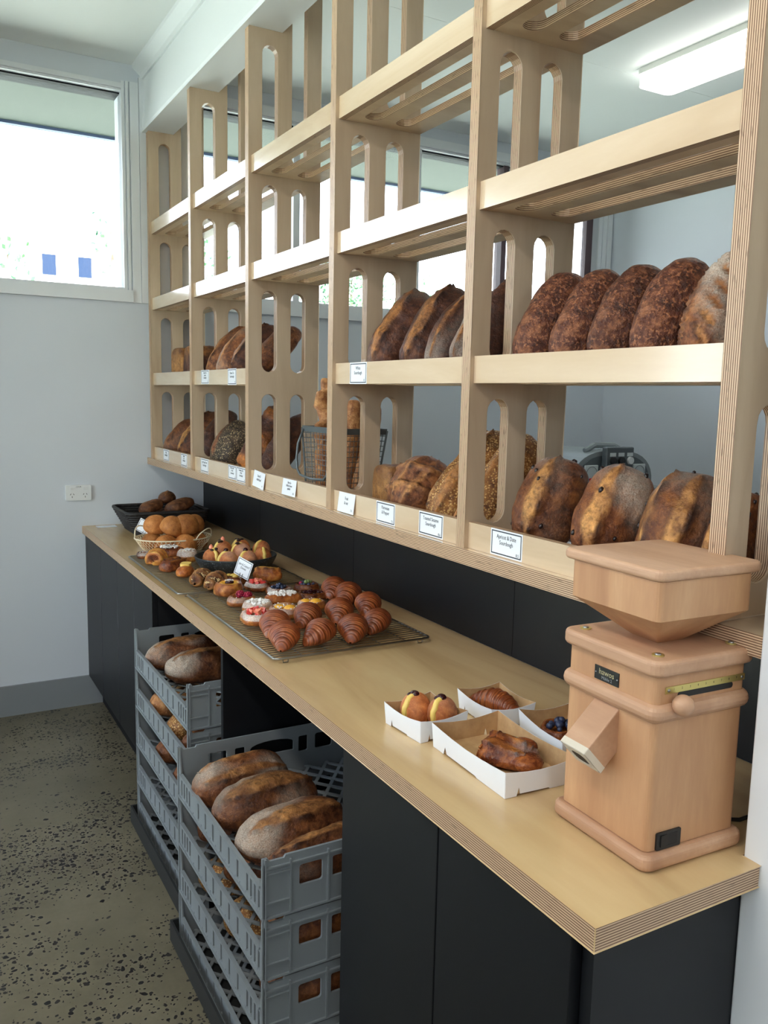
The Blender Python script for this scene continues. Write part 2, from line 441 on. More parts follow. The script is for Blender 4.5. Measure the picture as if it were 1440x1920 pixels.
M['bun'] = bread_mat('malt_bun_crust', rgb(138, 82, 40), rgb(176, 112, 58), rgb(198, 136, 78), GOLD, speck=0.3, rough=0.6, bumpd=0.001)
M['darkbun'] = bread_mat('dark_roll_crust', rgb(58, 34, 24), rgb(100, 62, 38), rgb(140, 92, 58), GOLD)
M['donut'] = bread_mat('fried_sugar_dough', rgb(142, 76, 44), rgb(188, 112, 64), rgb(214, 146, 88), rgb(222, 176, 110), flour=rgb(226, 206, 190), rough=0.65, bumpd=0.0008)
M['pastry'] = bread_mat('laminated_pastry', rgb(112, 54, 26), rgb(168, 92, 42), rgb(206, 138, 66), rgb(236, 190, 96), flour=rgb(238, 234, 228), rough=0.3, bumpd=0.0012)
M['darkpastry'] = bread_mat('dark_glazed_pastry', rgb(64, 28, 18), rgb(110, 54, 30), rgb(168, 98, 48), rgb(200, 130, 60), flour=rgb(238, 234, 228), rough=0.16, bumpd=0.002)

def crois_mat(name='croissant_crust'):
    m, t, b = newmat(name); v = objco(t)
    at = N(t, 'ShaderNodeAttribute'); at.attribute_name = 'mix'; sp = N(t, 'ShaderNodeSeparateColor'); t.links.new(at.outputs['Color'], sp.inputs[0])
    n1 = noise(t, v, 22, 4, 0.6)
    li = mth(t, 'SINE', mth(t, 'ADD', mth(t, 'MULTIPLY', sp.outputs[1], 190.0), mth(t, 'MULTIPLY', noise(t, v, 30, 3), 9.0)))
    li = mth(t, 'MULTIPLY_ADD', li, 0.5, 0.5)
    c = ramp(t, n1, [(0.32, rgb(112, 52, 26)), (0.50, rgb(152, 78, 38)), (0.68, rgb(190, 112, 58))])
    c = mixc(t, mth(t, 'MULTIPLY', mth(t, 'POWER', li, 3.0), 0.55), c, rgb(74, 32, 20))
    c = mixc(t, mth(t, 'MULTIPLY', sp.outputs[0], 0.8), c, rgb(66, 28, 18))
    oi = N(t, 'ShaderNodeObjectInfo'); hs = N(t, 'ShaderNodeHueSaturation'); t.links.new(c, hs.inputs['Color'])
    t.links.new(mth(t, 'MULTIPLY_ADD', oi.outputs['Random'], 0.25, 0.88), hs.inputs['Value'])
    t.links.new(hs.outputs[0], b.inputs['Base Color']); b.inputs['Roughness'].default_value = 0.33
    bump(t, b, li, 0.35, 0.0012); return m
M['crois'] = crois_mat()
# ------------------------------------------------------------------ dimensions (metres)
L = 3.537                      # far wall
HC = 0.90; TC = 0.033          # counter
XS = 0.3294; D = 0.2697        # shelf front, depth
UY = [3.470, 2.7985, 2.1265, 1.4544, 0.7835, 0.1105]; TH = 0.0286
RT = {1: (1.5895, 1.6468), 2: (1.9471, 2.0033), 3: (2.3012, 2.3583)}
LIP = 1.289; BT = 1.2318; BB = 1.198
ZC = 3.07; SOF = 2.771
XL, XR, YB = -2.2, 3.36, -3.6
WZ0, WZ1 = 2.0404, 2.9565      # window band in the far wall
B0, B1 = BT + 0.0005, 1.608

# ------------------------------------------------------------------ setting
MB().box(XL - .2, XR + .2, YB - .2, L + .02, -0.08, 0.0).build('floor', M['floor'])['kind'] = 'structure'
ce = structure('ceiling', (0, 0, ZC))
ysplit = [YB, -2.43, -1.23, -0.03, 1.17, 2.37, L]
for i in range(len(ysplit) - 1):
    for (xa, xb) in ((XL, 0.4), (0.4, XR)):
        MB().box(xa, xb, ysplit[i] + .0012, ysplit[i + 1] - .0012, ZC, ZC + .012).build('ceiling_panel', M['ceil'], ce)
MB().box(XL - .2, XR + .2, YB - .2, L + .2, ZC + .0125, ZC + .15).build('ceiling_deck', M['ceil'], ce)

def rect(a, b, c, d): return [(a, c), (b, c), (b, d), (a, d)]
W1 = (-2.05, 0.2241); W2 = (0.56, 3.235)
wf = structure('wall_far', (0, L, 0))
MB().panel(rect(XL - .2, XR + .2, 0, ZC), [rect(W1[0], W1[1], WZ0, WZ1), rect(W2[0], W2[1], WZ0, WZ1)], 'XZ', L, 0.14, 0, 0).build('wall_sheet', M['wall'], wf)
# unseen left and back walls; window openings added and sized to light the room
LWIN = [(-1.5, 1.2), (1.5, 2.7)]
LZ = [1.9, 0.10]; LT = [2.92, 2.6]
wl = structure('wall_left', (XL, 0, 0))
MB().panel(rect(YB - .2, L, 0, ZC), [rect(a, b, LZ[i], LT[i]) for i, (a, b) in enumerate(LWIN)], 'YZ', XL - .14, 0.14, 0, 0).build('wall_sheet', M['wall'], wl)
wb = structure('wall_back', (0, YB, 0))
BWIN = [(-1.9, -1.2)]
MB().panel(rect(XL, XR, 0, ZC), [rect(a, b, 0.9, 2.2) for a, b in BWIN], 'XZ', YB - .14, 0.14, 0, 0).build('wall_sheet', M['wall'], wb)
MB().box(XR, XR + .14, YB, L, 0, ZC).build('wall_right', M['wall'])['kind'] = 'structure'
MB().box(0.318, 0.62, YB, 0.029, 0, ZC).build('wall_near_right', M['white'], bevel=.003)['kind'] = 'structure'
wlow = structure('wall_low', (0.6135, 0.03, 0))
MB().box(0.6135, 0.70, 0.03, L, 0, BB - .001).build('wall_sheet', M['white'], wlow)
spl = thing('splashback', 'black laminate splashback behind the counter under the bread shelves', 'splashback', (0.606, 0.03, HC))
for a, b in ((0.03, 0.056), (0.057, 0.945), (0.947, 1.835), (1.837, 2.726), (2.728, L - .002)):
    MB().box(0.6055, 0.612, a, b, HC + .001, BB - .002).build('splashback_panel', M['black'], spl)
bb = structure('baseboard_far', (0, L, 0))
MB().box(XL, 0.0745, L - .012, L, 0, .148).build('baseboard_board', M['grey_trim'], bb)
bb2 = structure('baseboard_back_room', (0, L, 0))
MB().box(0.70, XR, L - .012, L, 0, .148).build('baseboard_board', M['grey_trim'], bb2)
# bulkhead beam over the shelf front with cove and lower bead
tb = structure('trim_1', (0.323, 0, SOF))
MB().box(0.326, 0.452, YB, L, SOF, ZC).build('bulkhead', M['white'], tb)
cv = MB()
prof = [(0.326, ZC), (0.276, ZC), (0.280, ZC - .012), (0.297, ZC - .026), (0.312, ZC - .040), (0.3165, ZC - .060), (0.326, ZC - .060)]
cv.panel(prof, [], 'XZ', YB, L - YB, 0, 0); cv.build('cove_moulding', M['white'], tb)
MB().panel([(0.326, 2.842), (0.3195, 2.838), (0.3195, 2.795), (0.323, 2.782), (0.314, 2.777), (0.314, 2.771), (0.326, 2.771)], [], 'XZ', YB, L - YB, 0, 0).build('bead_strip', M['white'], tb)

def window(name, x0, x1, mulls, post_mat, stepped):
    r = structure(name, (x0, L, WZ0))
    f = MB()
    f.box(x0, x1, L + .0, L + .03, WZ0, WZ0 + .010); f.box(x0, x1, L + .0, L + .03, WZ1 - .01, WZ1)
    f.build('window_frame', M['trimw'], r)
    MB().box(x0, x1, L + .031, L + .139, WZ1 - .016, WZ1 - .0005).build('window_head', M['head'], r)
    xs = [x0] + [m for m in mulls] + [x1]
    for k, m in enumerate(mulls):
        MB().box(m - .018, m + .018, L + .02, L + .09, WZ0, WZ1).build('mullion', M['trimw'] if k < len(mulls) - 1 else post_mat, r)
    MB().box(x1 - .055, x1 - .002, L + .05, L + .09, WZ0, WZ1).build('window_jamb', post_mat, r) if stepped else None
    for k in range(len(xs) - 1):
        MB().box(xs[k] + .002, xs[k + 1] - .002, L + .060, L + .064, WZ0 + .002, WZ1 - .002).build('pane', M['glass'], r)
    return r
w1 = window('window_1', W1[0], W1[1], [-1.3, -0.85], M['trimw'], False)
for a, b, d in ((0.2241, 0.237, .006), (0.243, 0.256, .010), (0.262, 0.302, .013), (0.304, 0.343, .018)):
    MB().box(a, b, L - d, L + .001, WZ0 - (.058 if a > .26 else 0), (WZ1 + .035) if a < .3 else ZC - .055).build('architrave', M['trimw'], w1)
MB().box(W1[0], 0.2241, L - .010, L + .001, WZ1, WZ1 + .022).build('head_trim', M['trimw'], w1)
MB().box(W1[0], 0.262, L - .022, L + .001, WZ0 - .058, WZ0 - .002).build('sill', M['trimw'], w1)
w2 = window('window_2', W2[0], W2[1], [1.129, 1.877, 2.496], M['winframe_dk'], True)
MB().box(W2[0], W2[1], L - .022, L + .001, WZ0 - .070, WZ0 - .002).build('sill', M['trimw'], w2)
for a, b, d in ((W2[1], 3.262, .008), (3.27, 3.30, .012), (3.305, 3.34, .018)):
    MB().box(a, b, L - d, L + .001, WZ0 - .07, WZ1 + .05).build('architrave', M['trimw'], w2)
MB().box(W2[0], W2[1], L - .012, L + .001, WZ1, WZ1 + .05).build('head_trim', M['trimw'], w2)
MB().box(0.345, W2[0], L - .016, L + .001, WZ0 - .07, ZC - .055).build('post_cover', M['trimw'], w2)
for i, (a, b) in enumerate(LWIN):
    lz, lt_ = LZ[i], LT[i]; r = structure('window_%d' % (3 + i), (XL, a, lz))
    f = MB(); f.box(XL - .1, XL + .015, a, a + .05, lz, lt_); f.box(XL - .1, XL + .015, b - .05, b, lz, lt_)
    f.box(XL - .1, XL + .015, a + .05, b - .05, lz, lz + .05); f.box(XL - .1, XL + .015, a + .05, b - .05, lt_ - .05, lt_); f.box(XL - .1, XL, (a + b) / 2 - .025, (a + b) / 2 + .025, lz + .05, lt_ - .05)
    f.build('window_frame', M['trimw'], r); MB().box(XL - .06, XL - .055, a + .05, b - .05, lz + .05, lt_ - .05).build('pane', M['glass'], r)
    portal(XL - .02, (a + b) / 2, (lz + lt_) / 2, (0, rad(-90), 0), lt_ - lz, b - a)
a, b = BWIN[0]
r = structure('window_5', (a, YB, 0.9))
f = MB(); f.box(a, a + .06, YB - .1, YB + .01, .9, 2.2); f.box(b - .06, b, YB - .1, YB + .01, .9, 2.2); f.box(a + .06, b - .06, YB - .1, YB + .01, 2.14, 2.2); f.box(a + .06, b - .06, YB - .1, YB + .01, .9, .96)
f.build('window_frame', M['trimw'], r); MB().box(a + .06, b - .06, YB - .06, YB - .055, .96, 2.14).build('pane', M['glass'], r)
portal((a + b) / 2, YB - .02, 1.55, (rad(90), 0, 0), b - a, 1.3)
portal((W1[0] + W1[1]) / 2, L + .02, 2.5, (rad(-90), 0, 0), W1[1] - W1[0], .92)
portal((W2[0] + W2[1]) / 2, L + .02, 2.5, (rad(-90), 0, 0), W2[1] - W2[0], .92)
# eaves outside
ev = structure('trim_2', (0, L + .14, 3.0))
MB().box(-8, 9, L + .14, 4.5, 3.0, 3.04).build('soffit_lining', M['eave'], ev)
MB().box(-8, 9, 4.5, 4.54, 2.985, 3.2).build('fascia_board', M['fascia'], ev)
MB().box(-8, 9, L + .14, 4.54, 3.2, 3.26).build('roof_edge', M['fascia'], ev)
e2 = structure('trim_3', (0, YB - .14, 3.0)); MB().box(-8, 9, YB - 1.6, YB - .2, 3.0, 3.1).build('soffit_lining', M['eave'], e2)  # unseen back eave, added to keep sun out of the back window
e3 = structure('trim_4', (XL - .14, 0, 3.0)); MB().box(XL - .8, XL - .2, YB - 1.6, 4.5, 3.0, 3.1).build('soffit_lining', M['eave'], e3)
# outdoors
g = MB().panel(rect(-60, 60, -60, 60), [rect(XL - .2, XR + .2, YB - .2, L + .14)], 'XY', -.10, .05, 0, 0).build('lawn', M['lawn'])
tagit(g, 'green lawn outside beyond the windows', 'lawn', kind='structure')
bd_ = thing('neighbouring_building', 'white rendered building with two small dark windows seen far through the left window', 'building', (4.2, 30, -.05))
MB().box(-3, 7.6, 30, 36, -.05, 6.6).build('wall', M['bldwall'], bd_)
MB().panel([(-3.4, 6.6), (8.0, 6.6), (2.3, 8.6)], [], 'XZ', 29.7, 6.6, 0, 0).build('roof', M['bldwall'], bd_)
for x in (3.66, 4.80):
    w = MB().box(x - .27, x + .27, 29.93, 30.02, 5.28, 6.05).build('window', M['bldwall'], bd_)
    MB().box(x - .215, x + .215, 29.90, 29.95, 5.34, 6.0).build('pane', M['bldglass'], w)

def tree(x, y, z, h, r, n, label, seed, trunk):
    q = random.Random(seed); rt = thing('tree', label, 'tree', (x, y, -.05), 0, 'garden trees outside')
    m = MB()
    for _ in range(n):
        d = Vector((q.gauss(0, .5), q.gauss(0, .5), q.gauss(0, .5)))
        if d.length > 1: d.normalize()
        c = Vector((x, y, z)) + Vector((d.x * r, d.y * r, d.z * h))
        a = Vector((q.uniform(-1, 1), q.uniform(-1, 1), q.uniform(-1, 1))).normalized() * .05
        b = a.orthogonal().normalized() * .03
        m.add([c - a, c + b, c + a, c - b], [(0, 1, 2, 3)])
    o = m.build('foliage', M['leaf'], rt); o['kind'] = 'stuff'
    MB().tube([(x, y, -.05), (x + .05, y, z * .5), (x, y, z + trunk)], .03, 6, rs=[.06, .04, .012]).build('trunk', M['bark'], rt)
tree(0.36, 10, 3.0, .30, .34, 90, 'sparse tree at the left edge of the left window', 1, .2)
tree(1.62, 10.5, 3.45, .45, .28, 50, 'thin tree top at the right edge of the left window', 2, .3)
tree(2.55, 10, 3.1, .6, .45, 260, 'leafy tree seen between the two farthest shelf uprights', 3, .3)
tree(3.6, 10, 2.75, .45, .5, 300, 'small tree seen under the third shelf bay rails', 4, .2)
tree(4.75, 10, 3.05, .5, .6, 700, 'green bush seen through the slots of the fourth upright', 5, .1)
tree(6.0, 10, 2.9, .4, .5, 300, 'low bush behind the dark sourdough row', 6, .1)

# ------------------------------------------------------------------ counter and cabinets
ct = thing('counter_top', 'long birch plywood counter top with layered edge', 'counter', (0.3, 1.75, HC - TC))
MB().panel([(0, 0), (0.317, 0), (0.317, 0.030), (0.6055, 0.030), (0.6055, L - .001), (0, L - .001)], [], 'XY', HC - TC, TC).build('worktop', [M['counter'], M['edgeZ']], ct, bevel=.0012, seg=1)
ZT = HC - TC - .0005
def cabinet(label, y0, y1, joints, xk, end_gap=False):
    r = thing('base_cabinet', label, 'cabinet', (0.3, (y0 + y1) / 2, 0), 0, None)
    MB().box(0.034, 0.60, y0, y1, 0.12, ZT).build('carcass', M['black_in'], r)
    MB().box(xk, 0.60, y0 + .002, y1 - .002, 0.0, 0.12).build('kickboard', M['black_in'], r)
    js = [y0] + joints + [y1]
    for i in range(len(js) - 1):
        MB().box(0.0125, 0.0335, js[i] + .0016, js[i + 1] - .0016, 0.146, ZT - .002).build('door', M['black'], r, bevel=.001, seg=1)
    return r
cabinet('black two-door base cabinet under the counter beneath the grain mill', 0.052, 0.729, [0.377], 0.075)
cabinet('black base cabinet with three doors against the far wall', 2.252, L - .002, [2.539, 2.831, 3.173], 0.0745)
ep = MB().box(0.030, 0.60, 0.029, 0.050, 0, ZT).build('end_panel', M['black'])
tagit(ep, 'black end panel closing the near end of the counter', 'panel')
dv = MB().box(0.030, 0.60, 1.524, 1.542, 0, ZT).build('divider_panel', M['black'])
tagit(dv, 'black upright divider between the two crate stacks under the counter', 'panel')
bp = MB().box(0.602, 0.611, 0.74, 2.22, 0, ZT).build('back_panel', M['black_in'])
tagit(bp, 'black back panel at the rear of the crate opening', 'panel')

# ------------------------------------------------------------------ bread shelving
sh = thing('bread_shelving', 'tall birch plywood bread shelving with slotted uprights above the counter', 'shelf', (XS + D / 2, 1.8, BB))
levels_f = [(1.285, 1.557), (1.634, 1.914), (1.99, 2.27), (2.347, 2.722)]
levels_b = [(1.285, 1.557), (1.634, 1.914), (1.99, 2.27), (2.347, 3.0)]
me_up = None
for i, y in enumerate(UY):
    ol = [(XS, BT), (XS + D, BT), (XS + D, ZC - .001), (0.4525, ZC - .001), (0.4525, SOF - .0005), (XS + .004, SOF - .0005), (XS, SOF - .005)]
    holes = [slot_v(0.380, 0.4355, a, b) for a, b in levels_f] + [slot_v(0.489, 0.5445, a, b) for a, b in levels_b]
    MB().panel(ol, holes, 'XZ', y, TH).build('upright', [M['birch_z_shaded'], M['edgeY']], sh, bevel=.0013, seg=1)
MB().box(0.320, 0.6115, 0.0295, L - .001, BB, BT - .0003).build('base_board', [M['edgeZ']], sh, bevel=.001, seg=1).data.materials.append(M['birch_y'])
bo = [c for c in sh.children if c.name.startswith('base_board')][0]
for p in bo.data.polygons:
    if abs(p.normal.z) > .9: p.material_index = 1
XF = XS + .0108
for i in range(5):
    ya, yb = UY[i + 1] + TH, UY[i]
    MB().plybox(XF, XF + .018, ya + .0002, yb - .0002, BT, LIP, 'x').build('lip_rail', [M['birch_y'], M['edgeX']], sh)
    for k in (1, 2, 3):
        if k == 1 and i == 2: continue
        z0, z1 = RT[k]
        MB().plybox(XF, XF + .018, ya + .0002, yb - .0002, z0, z1, 'x').build('front_rail', [M['birch_y'], M['edgeX']], sh)
        s1 = [(p[1], p[0]) for p in slot_v(ya + .038, yb - .038, 0, 0)]
        def hs(x0, x1):
            r_ = (x1 - x0) / 2; xm = (x0 + x1) / 2; y0_, y1_ = ya + .038, yb - .038
            return [(xm + r_ * math.cos(a), (y1_ - r_) + r_ * math.sin(a)) for a in [math.pi * j / 8 for j in range(9)]] + \
                   [(xm + r_ * math.cos(a), (y0_ + r_) + r_ * math.sin(a)) for a in [math.pi + math.pi * j / 8 for j in range(9)]]
        MB().panel(rect(XF + .0182, XS + D - .002, ya + .0002, yb - .0002), [hs(0.390, 0.442), hs(0.486, 0.538)], 'XY', z0 + .0008, .018).build('shelf_board', [M['birch_x'], M['edgeZ']], sh)

# ------------------------------------------------------------------ writing
def text_mesh(txt, size, align='CENTER', space=1.0):
    cu = bpy.data.curves.new('t', 'FONT'); cu.body = txt; cu.size = size; cu.align_x = align; cu.align_y = 'CENTER'
    cu.extrude = 0.00012; cu.space_line = space; cu.resolution_u = 2
    ob = bpy.data.objects.new('t', cu); COL.objects.link(ob)
    bpy.context.view_layer.update()
    me = bpy.data.meshes.new_from_object(ob.evaluated_get(bpy.context.evaluated_depsgraph_get()))
    bpy.data.objects.remove(ob); bpy.data.curves.remove(cu)
    return me
def lettering(txt, size, mat, parent, M4, align='CENTER', name='lettering', xs=1.0):
    me = text_mesh(txt, size, align)
    me.transform(M4 @ Matrix.Diagonal((xs, 1, 1, 1))); me.materials.clear(); me.materials.append(mat)
    o = bpy.data.objects.new(name, me); COL.objects.link(o); o.parent = parent
    return o
# frame whose x runs toward -Y, y up, facing -X
FX = Matrix(((0, 0, -1, 0), (-1, 0, 0, 0), (0, 1, 0, 0), (0, 0, 0, 1)))
def tag_card(label, loc, w, h, txt, price, printed, M4=None, base=FX, group='bread name cards', tsz=0.0125):
    """card standing in a plane: local x right, y up, z to the viewer"""
    r = thing('name_card', label, 'sign', loc, 0, group)
    if M4 is None: M4 = base
    c = MB(); c.box(-w / 2, w / 2, 0, h, -.0012, 0); c.xform(M4); c.build('card', M['card'], r, local=True)
    if printed:
        b = MB(); b.panel(rect(-w / 2 + .003, w / 2 - .003, .003, h - .003), [rect(-w / 2 + .0055, w / 2 - .0055, .0055, h - .0055)], 'XY', 0.00003, .0002, 0, 0)
        b.xform(M4); b.build('printed_border', M['ink'], r, local=True)
    T = lambda x, y: M4 @ Matrix.Translation((x, y, .0002))
    lettering(txt, tsz, M['ink'] if printed else M['pen'], r, T(0, h * (.62 if printed else .60)), xs=.82)
    if price: lettering(price, .009, M['ink'] if printed else M['pen'], r, T(w * .36, h * .17), xs=.9, name='price')
    return r
XT = XF - .0008
cards = [
 ('printed card reading Apricot & Date Sourdough on the lip nearest the mill', .6475, .105, .0555, LIP - .0555, 'Apricot & Date\nSourdough', '8.5', True),
 ('printed card reading Toasted Sesame Sourdough below the sesame loaves', .9355, .105, .0555, LIP - .056, 'Toasted Sesame\nSourdough', '8.6', True),
 ('printed card reading Parmesan & Pepper below the cross-cut round loaf', 1.1515, .097, .0555, LIP - .0565, 'Parmesan\n& Pepper', '7.5', True),
 ('handwritten white card right of the fourth upright below the raisin tin loaf', 1.366, .098, .0555, LIP - .0555, 'Fruit\n& nut', '7.5', False),
 ('handwritten white card full of writing below the baguette basket', 1.7705, .108, .052, LIP - .0525, 'Slow Ear\nBuffalo cheese\nspinach', '8.5', False),
 ('tilted handwritten white card just right of the third upright', 2.04, .105, .056, LIP - .055, 'Semi-D\nrolled loaf', '9', False),
 ('right-hand printed card of the pair below the poppy seed loaf', 2.2295, .1, .055, LIP - .0555, 'Pumpkin, Chia\n& Oat\nSourdough', '9', True),
 ('left-hand printed card of the pair below the poppy seed loaf', 2.326, .09, .053, LIP - .0535, 'Mixed Seeds\n& Oat\nSourdough', '9', True),
 ('printed card on the bottom lip just right of the second upright', 2.666, .104, .0555, LIP - .0565, 'Rye Poppy Seed\nSourdough', None, True),
 ('printed card right of the farthest card on the bottom lip of the farthest bay', 2.9625, .095, .0555, LIP - .0565, 'Golden\nRye\nSourdough', '9', True),
 ('farthest printed card on the bottom lip near the far wall', 3.257, .1, .053, LIP - .0545, 'Rye\nSourdough', None, True),
 ('printed card reading White Sourdough on the upper rail beside the fourth upright', 1.3165, .097, .0575, 1.589, 'White\nSourdough', '8', True),
 ('left printed card on the upper rail of the second bay', 2.651, .102, .056, 1.592, 'Gluten Free\nSeeded\nSourdough', '9', True),
 ('right printed card on the upper rail of the second bay', 2.326, .094, .060, 1.588, 'Brown Tin\nSourdough', '9', True)]
for lb, yc, w, h, z, tx, pr_, pt in cards:
    tilt = Matrix.Rotation(rad(-7), 4, 'X') if not pt else Matrix.Identity(4)
    rz = Matrix.Rotation(rad(-4), 4, 'Z') if 'tilted' in lb else Matrix.Identity(4)
    loc = (XT - (.008 if not pt else 0), yc, max(z, BT + .0004) if z < 1.4 else z)
    n3 = tx.count('\n')
    tag_card(lb, loc, w, h, tx, pr_, pt, FX @ tilt @ rz, tsz=.0125 if n3 < 2 else .0098)

# ------------------------------------------------------------------ bread
def colattr(me, arr):
    at = me.color_attributes.new('mix', 'FLOAT_COLOR', 'POINT')
    a = np.ones((len(me.vertices), 4), np.float32); a[:, :3] = arr
    at.data.foreach_set('color', a.ravel())
def lumps(P, seed, k, n=7):
    r = np.random.RandomState(seed); o = np.zeros(len(P))
    for _ in range(n):
        w = r.normal(size=3); w = w / np.linalg.norm(w) * k * r.uniform(.6, 1.8)
        o += np.sin(P @ w + r.uniform(0, 6.28))
    return o / n
def grid_mesh(name, V, nu, nv, attr, mat):
    f = []
    for i in range(nu - 1):
        for k in range(nv):
            l = (k + 1) % nv
            f.append((i * nv + k, (i + 1) * nv + k, (i + 1) * nv + l, i * nv + l))
    me = bpy.data.meshes.new(name)
    me.from_pydata(V.tolist(), [], f); me.polygons.foreach_set('use_smooth', [True] * len(f))
    colattr(me, attr); me.materials.append(mat); me.update()
    return me
def sstep(a, b, x): t_ = np.clip((x - a) / (b - a), 0, 1); return t_ * t_ * (3 - 2 * t_)

def loaf_mesh(name, Ln, Wd, H, mat, style='slash', seed=0, p=2.4, lump=.004, off=0.0, slope=0.0, hw=.42, flour=0.0, nu=60, nv=56, sq=1.0, ear=1.0):
    th = np.linspace(0, math.pi, nu); u = -np.cos(th)
    a = np.linspace(0, 2 * math.pi, nv, endpoint=False)
    Ug, A = np.meshgrid(u, a, indexing='ij'); Ug = Ug.ravel(); A = A.ravel()
    r = np.clip(1 - np.abs(Ug) ** p, 0, 1) ** (1 / p)
    c, s = np.cos(A), np.sin(A)
    if sq != 1.0:
        c = np.sign(c) * np.abs(c) ** sq; s2 = np.sign(s) * np.abs(s) ** sq
    else: s2 = s
    y = Wd / 2 * r * c
    z = np.where(s > 0, H * (.4 + .6 * s2 * r), H * (.4 - .4 * r * np.abs(s2) ** .6))
    if style == 'pan':
        e_ = .38; r = np.clip(1 - np.abs(Ug) ** 14, 0, 1) ** (1 / 8)
        y = Wd / 2 * r * np.sign(np.cos(A)) * np.abs(np.cos(A)) ** e_
        z = H * .46 + H * r * np.where(np.sin(A) > 0, .46 * np.abs(np.sin(A)) ** e_ + .08 * np.clip(np.sin(A), 0, 1) ** 2, -.46 * np.abs(np.sin(A)) ** e_)
    P = np.stack([Ug * Ln / 2, y, z], 1)
    nrm = np.stack([np.sign(Ug) * np.abs(Ug) ** 3 * .8, c, s], 1); nrm /= np.linalg.norm(nrm, axis=1)[:, None]
    sc = np.zeros(len(P)); dk = np.zeros(len(P)); dp = np.zeros(len(P)); fl = np.zeros(len(P))
    wob = lumps(P, seed + 5, 70) * .25
    top = (s > -.1)
    def band(center, half, rise, ends=.9):
        nonlocal sc, dk, dp
        e = np.clip(1 - (np.abs(Ug) / ends) ** 2, 0, 1) ** .5
        h = half * e + 1e-4; d = (A - center) / h + wob
        inn = (np.abs(d) < 1) & (e > 0.02) & top
        q = np.where(inn, sstep(1.0, .78, np.abs(d)), 0) * np.minimum(1, e * 2)
        sc = np.maximum(sc, q)
        dp = dp + q * rise * (0.4 + 0.3 * d)
        ed = np.exp(-((d - 1.06) / .12) ** 2) * (e > .1) * top
        dk = np.maximum(dk, ed); dp = dp + ed * rise * .9 * ear
        ed2 = np.exp(-((d + 1.04) / .10) ** 2) * (e > .1) * top
        dp = dp + ed2 * rise * .35; dk = np.maximum(dk, ed2 * .35)
    if style == 'slash': band(math.pi / 2 + off + slope * Ug, hw, .015)
    elif style == 'double':
        band(math.pi / 2 + off - .42 + slope * Ug, hw * .62, .013); band(math.pi / 2 + off + .45 + slope * Ug, hw * .62, .013)
    elif style == 'thin': band(math.pi / 2 + off + slope * Ug, .17, .008)
    elif style == 'cross':
        for k in (-.55, 0.15, .8): band(math.pi / 2 + k + .25 * Ug, .13, .010, 1.0)
        for uc in (-.35, .3):
            d = (Ug - uc - .12 * (A - math.pi / 2)) / .10 + wob
            q = np.where((np.abs(d) < 1) & (s > 0), sstep(1, .6, np.abs(d)), 0); sc = np.maximum(sc, q * .9); dp += q * .006
            dk = np.maximum(dk, np.exp(-((d - 1.1) / .2) ** 2) * (s > 0))
    elif style == 'leaf':
        for sd in (-1, 1):
            for uc in np.linspace(-.72, .6, 6):
                ac = math.pi / 2 + sd * .55
                du = (Ug - uc) - sd * (A - ac) * -.28; da = (A - ac)
                d = np.sqrt((du / .085) ** 2 + (da / .40) ** 2)
                q = sstep(1.0, .7, d) * (s > -.2); sc = np.maximum(sc, q); dp += q * -.003 + np.exp(-((d - 1.1) / .25) ** 2) * .004
                dk = np.maximum(dk, np.exp(-((d - 1.0) / .16) ** 2) * .8)
    elif style == 'twist':
        ph = np.sin(A * 1.0 + Ug * 9.0 + wob * 3); q = sstep(.1, .8, ph); sc = q; dp += q * .008; dk = sstep(-.3, -.9, ph) * .7
    elif style == 'pan':
        sc = sstep(.62, .85, z / H) * .95
    lp = lumps(P, seed, 38) * lump * 1.7 + lumps(P, seed + 1, 110) * lump * .8 + lumps(P, seed + 2, 260) * .0012 * (lump > .002)
    P = P + nrm * (dp + lp * np.where(z < H * .1, .2, 1))[:, None]
    P[:, 2] = np.maximum(P[:, 2], 0.0005 * (1 + s))
    if flour: fl = np.clip(lumps(P, seed + 9, 26) * 2.6 + .05, 0, 1) * flour * (s > -.1) * (1 - sc)
    at = np.stack([sc, np.clip(fl, 0, 1), np.clip(dk, 0, 1)], 1)
    return grid_mesh(name, P, nu, nv, at, mat)

def loaf_rot(t, lean, yaw):
    t, lean, yaw = rad(t), rad(lean), rad(yaw)
    m = Matrix(((math.sin(t), 0, -math.cos(t)), (0, 1, 0), (math.cos(t), 0, math.sin(t))))
    return Matrix.Rotation(yaw, 3, 'Z') @ Matrix.Rotation(lean, 3, 'X') @ m
def put_loaf(label, me, t, lean, yaw, X, Y, zfloor, group, name='bread_loaf', cat='bread', xfront=None):
    o = bpy.data.objects.new(name, me); COL.objects.link(o)
    R3 = loaf_rot(t, lean, yaw)
    V = np.empty(len(me.vertices) * 3); me.vertices.foreach_get('co', V); V = V.reshape(-1, 3) @ np.array(R3).T
    if xfront is not None: X = xfront - V[:, 0].min()
    o.location = (X, Y, zfloor - V[:, 2].min() + .0004)
    o.rotation_euler = R3.to_euler()
    return tagit(o, label, cat, group)

_seed = [100]
def stand(label, mat, Y, Ln, Wd, H, z, t, lean=-6, yaw=0, xf=.362, group=None, **kw):
    _seed[0] += 13
    me = loaf_mesh('bread_loaf', Ln, Wd, H, M[mat], seed=_seed[0], **kw)
    return put_loaf(label, me, t, lean, yaw, 0, Y, z, group, xfront=xf)

gA, gB, gC = 'seeded loaves on the upper shelf of the nearest bay', 'dark sourdough loaves on the upper shelf of the fourth bay', 'loaves on the upper shelf of the far bays'
gD, gE = 'loaves on the bottom shelf', 'fruit loaves on the bottom shelf of the nearest bay'
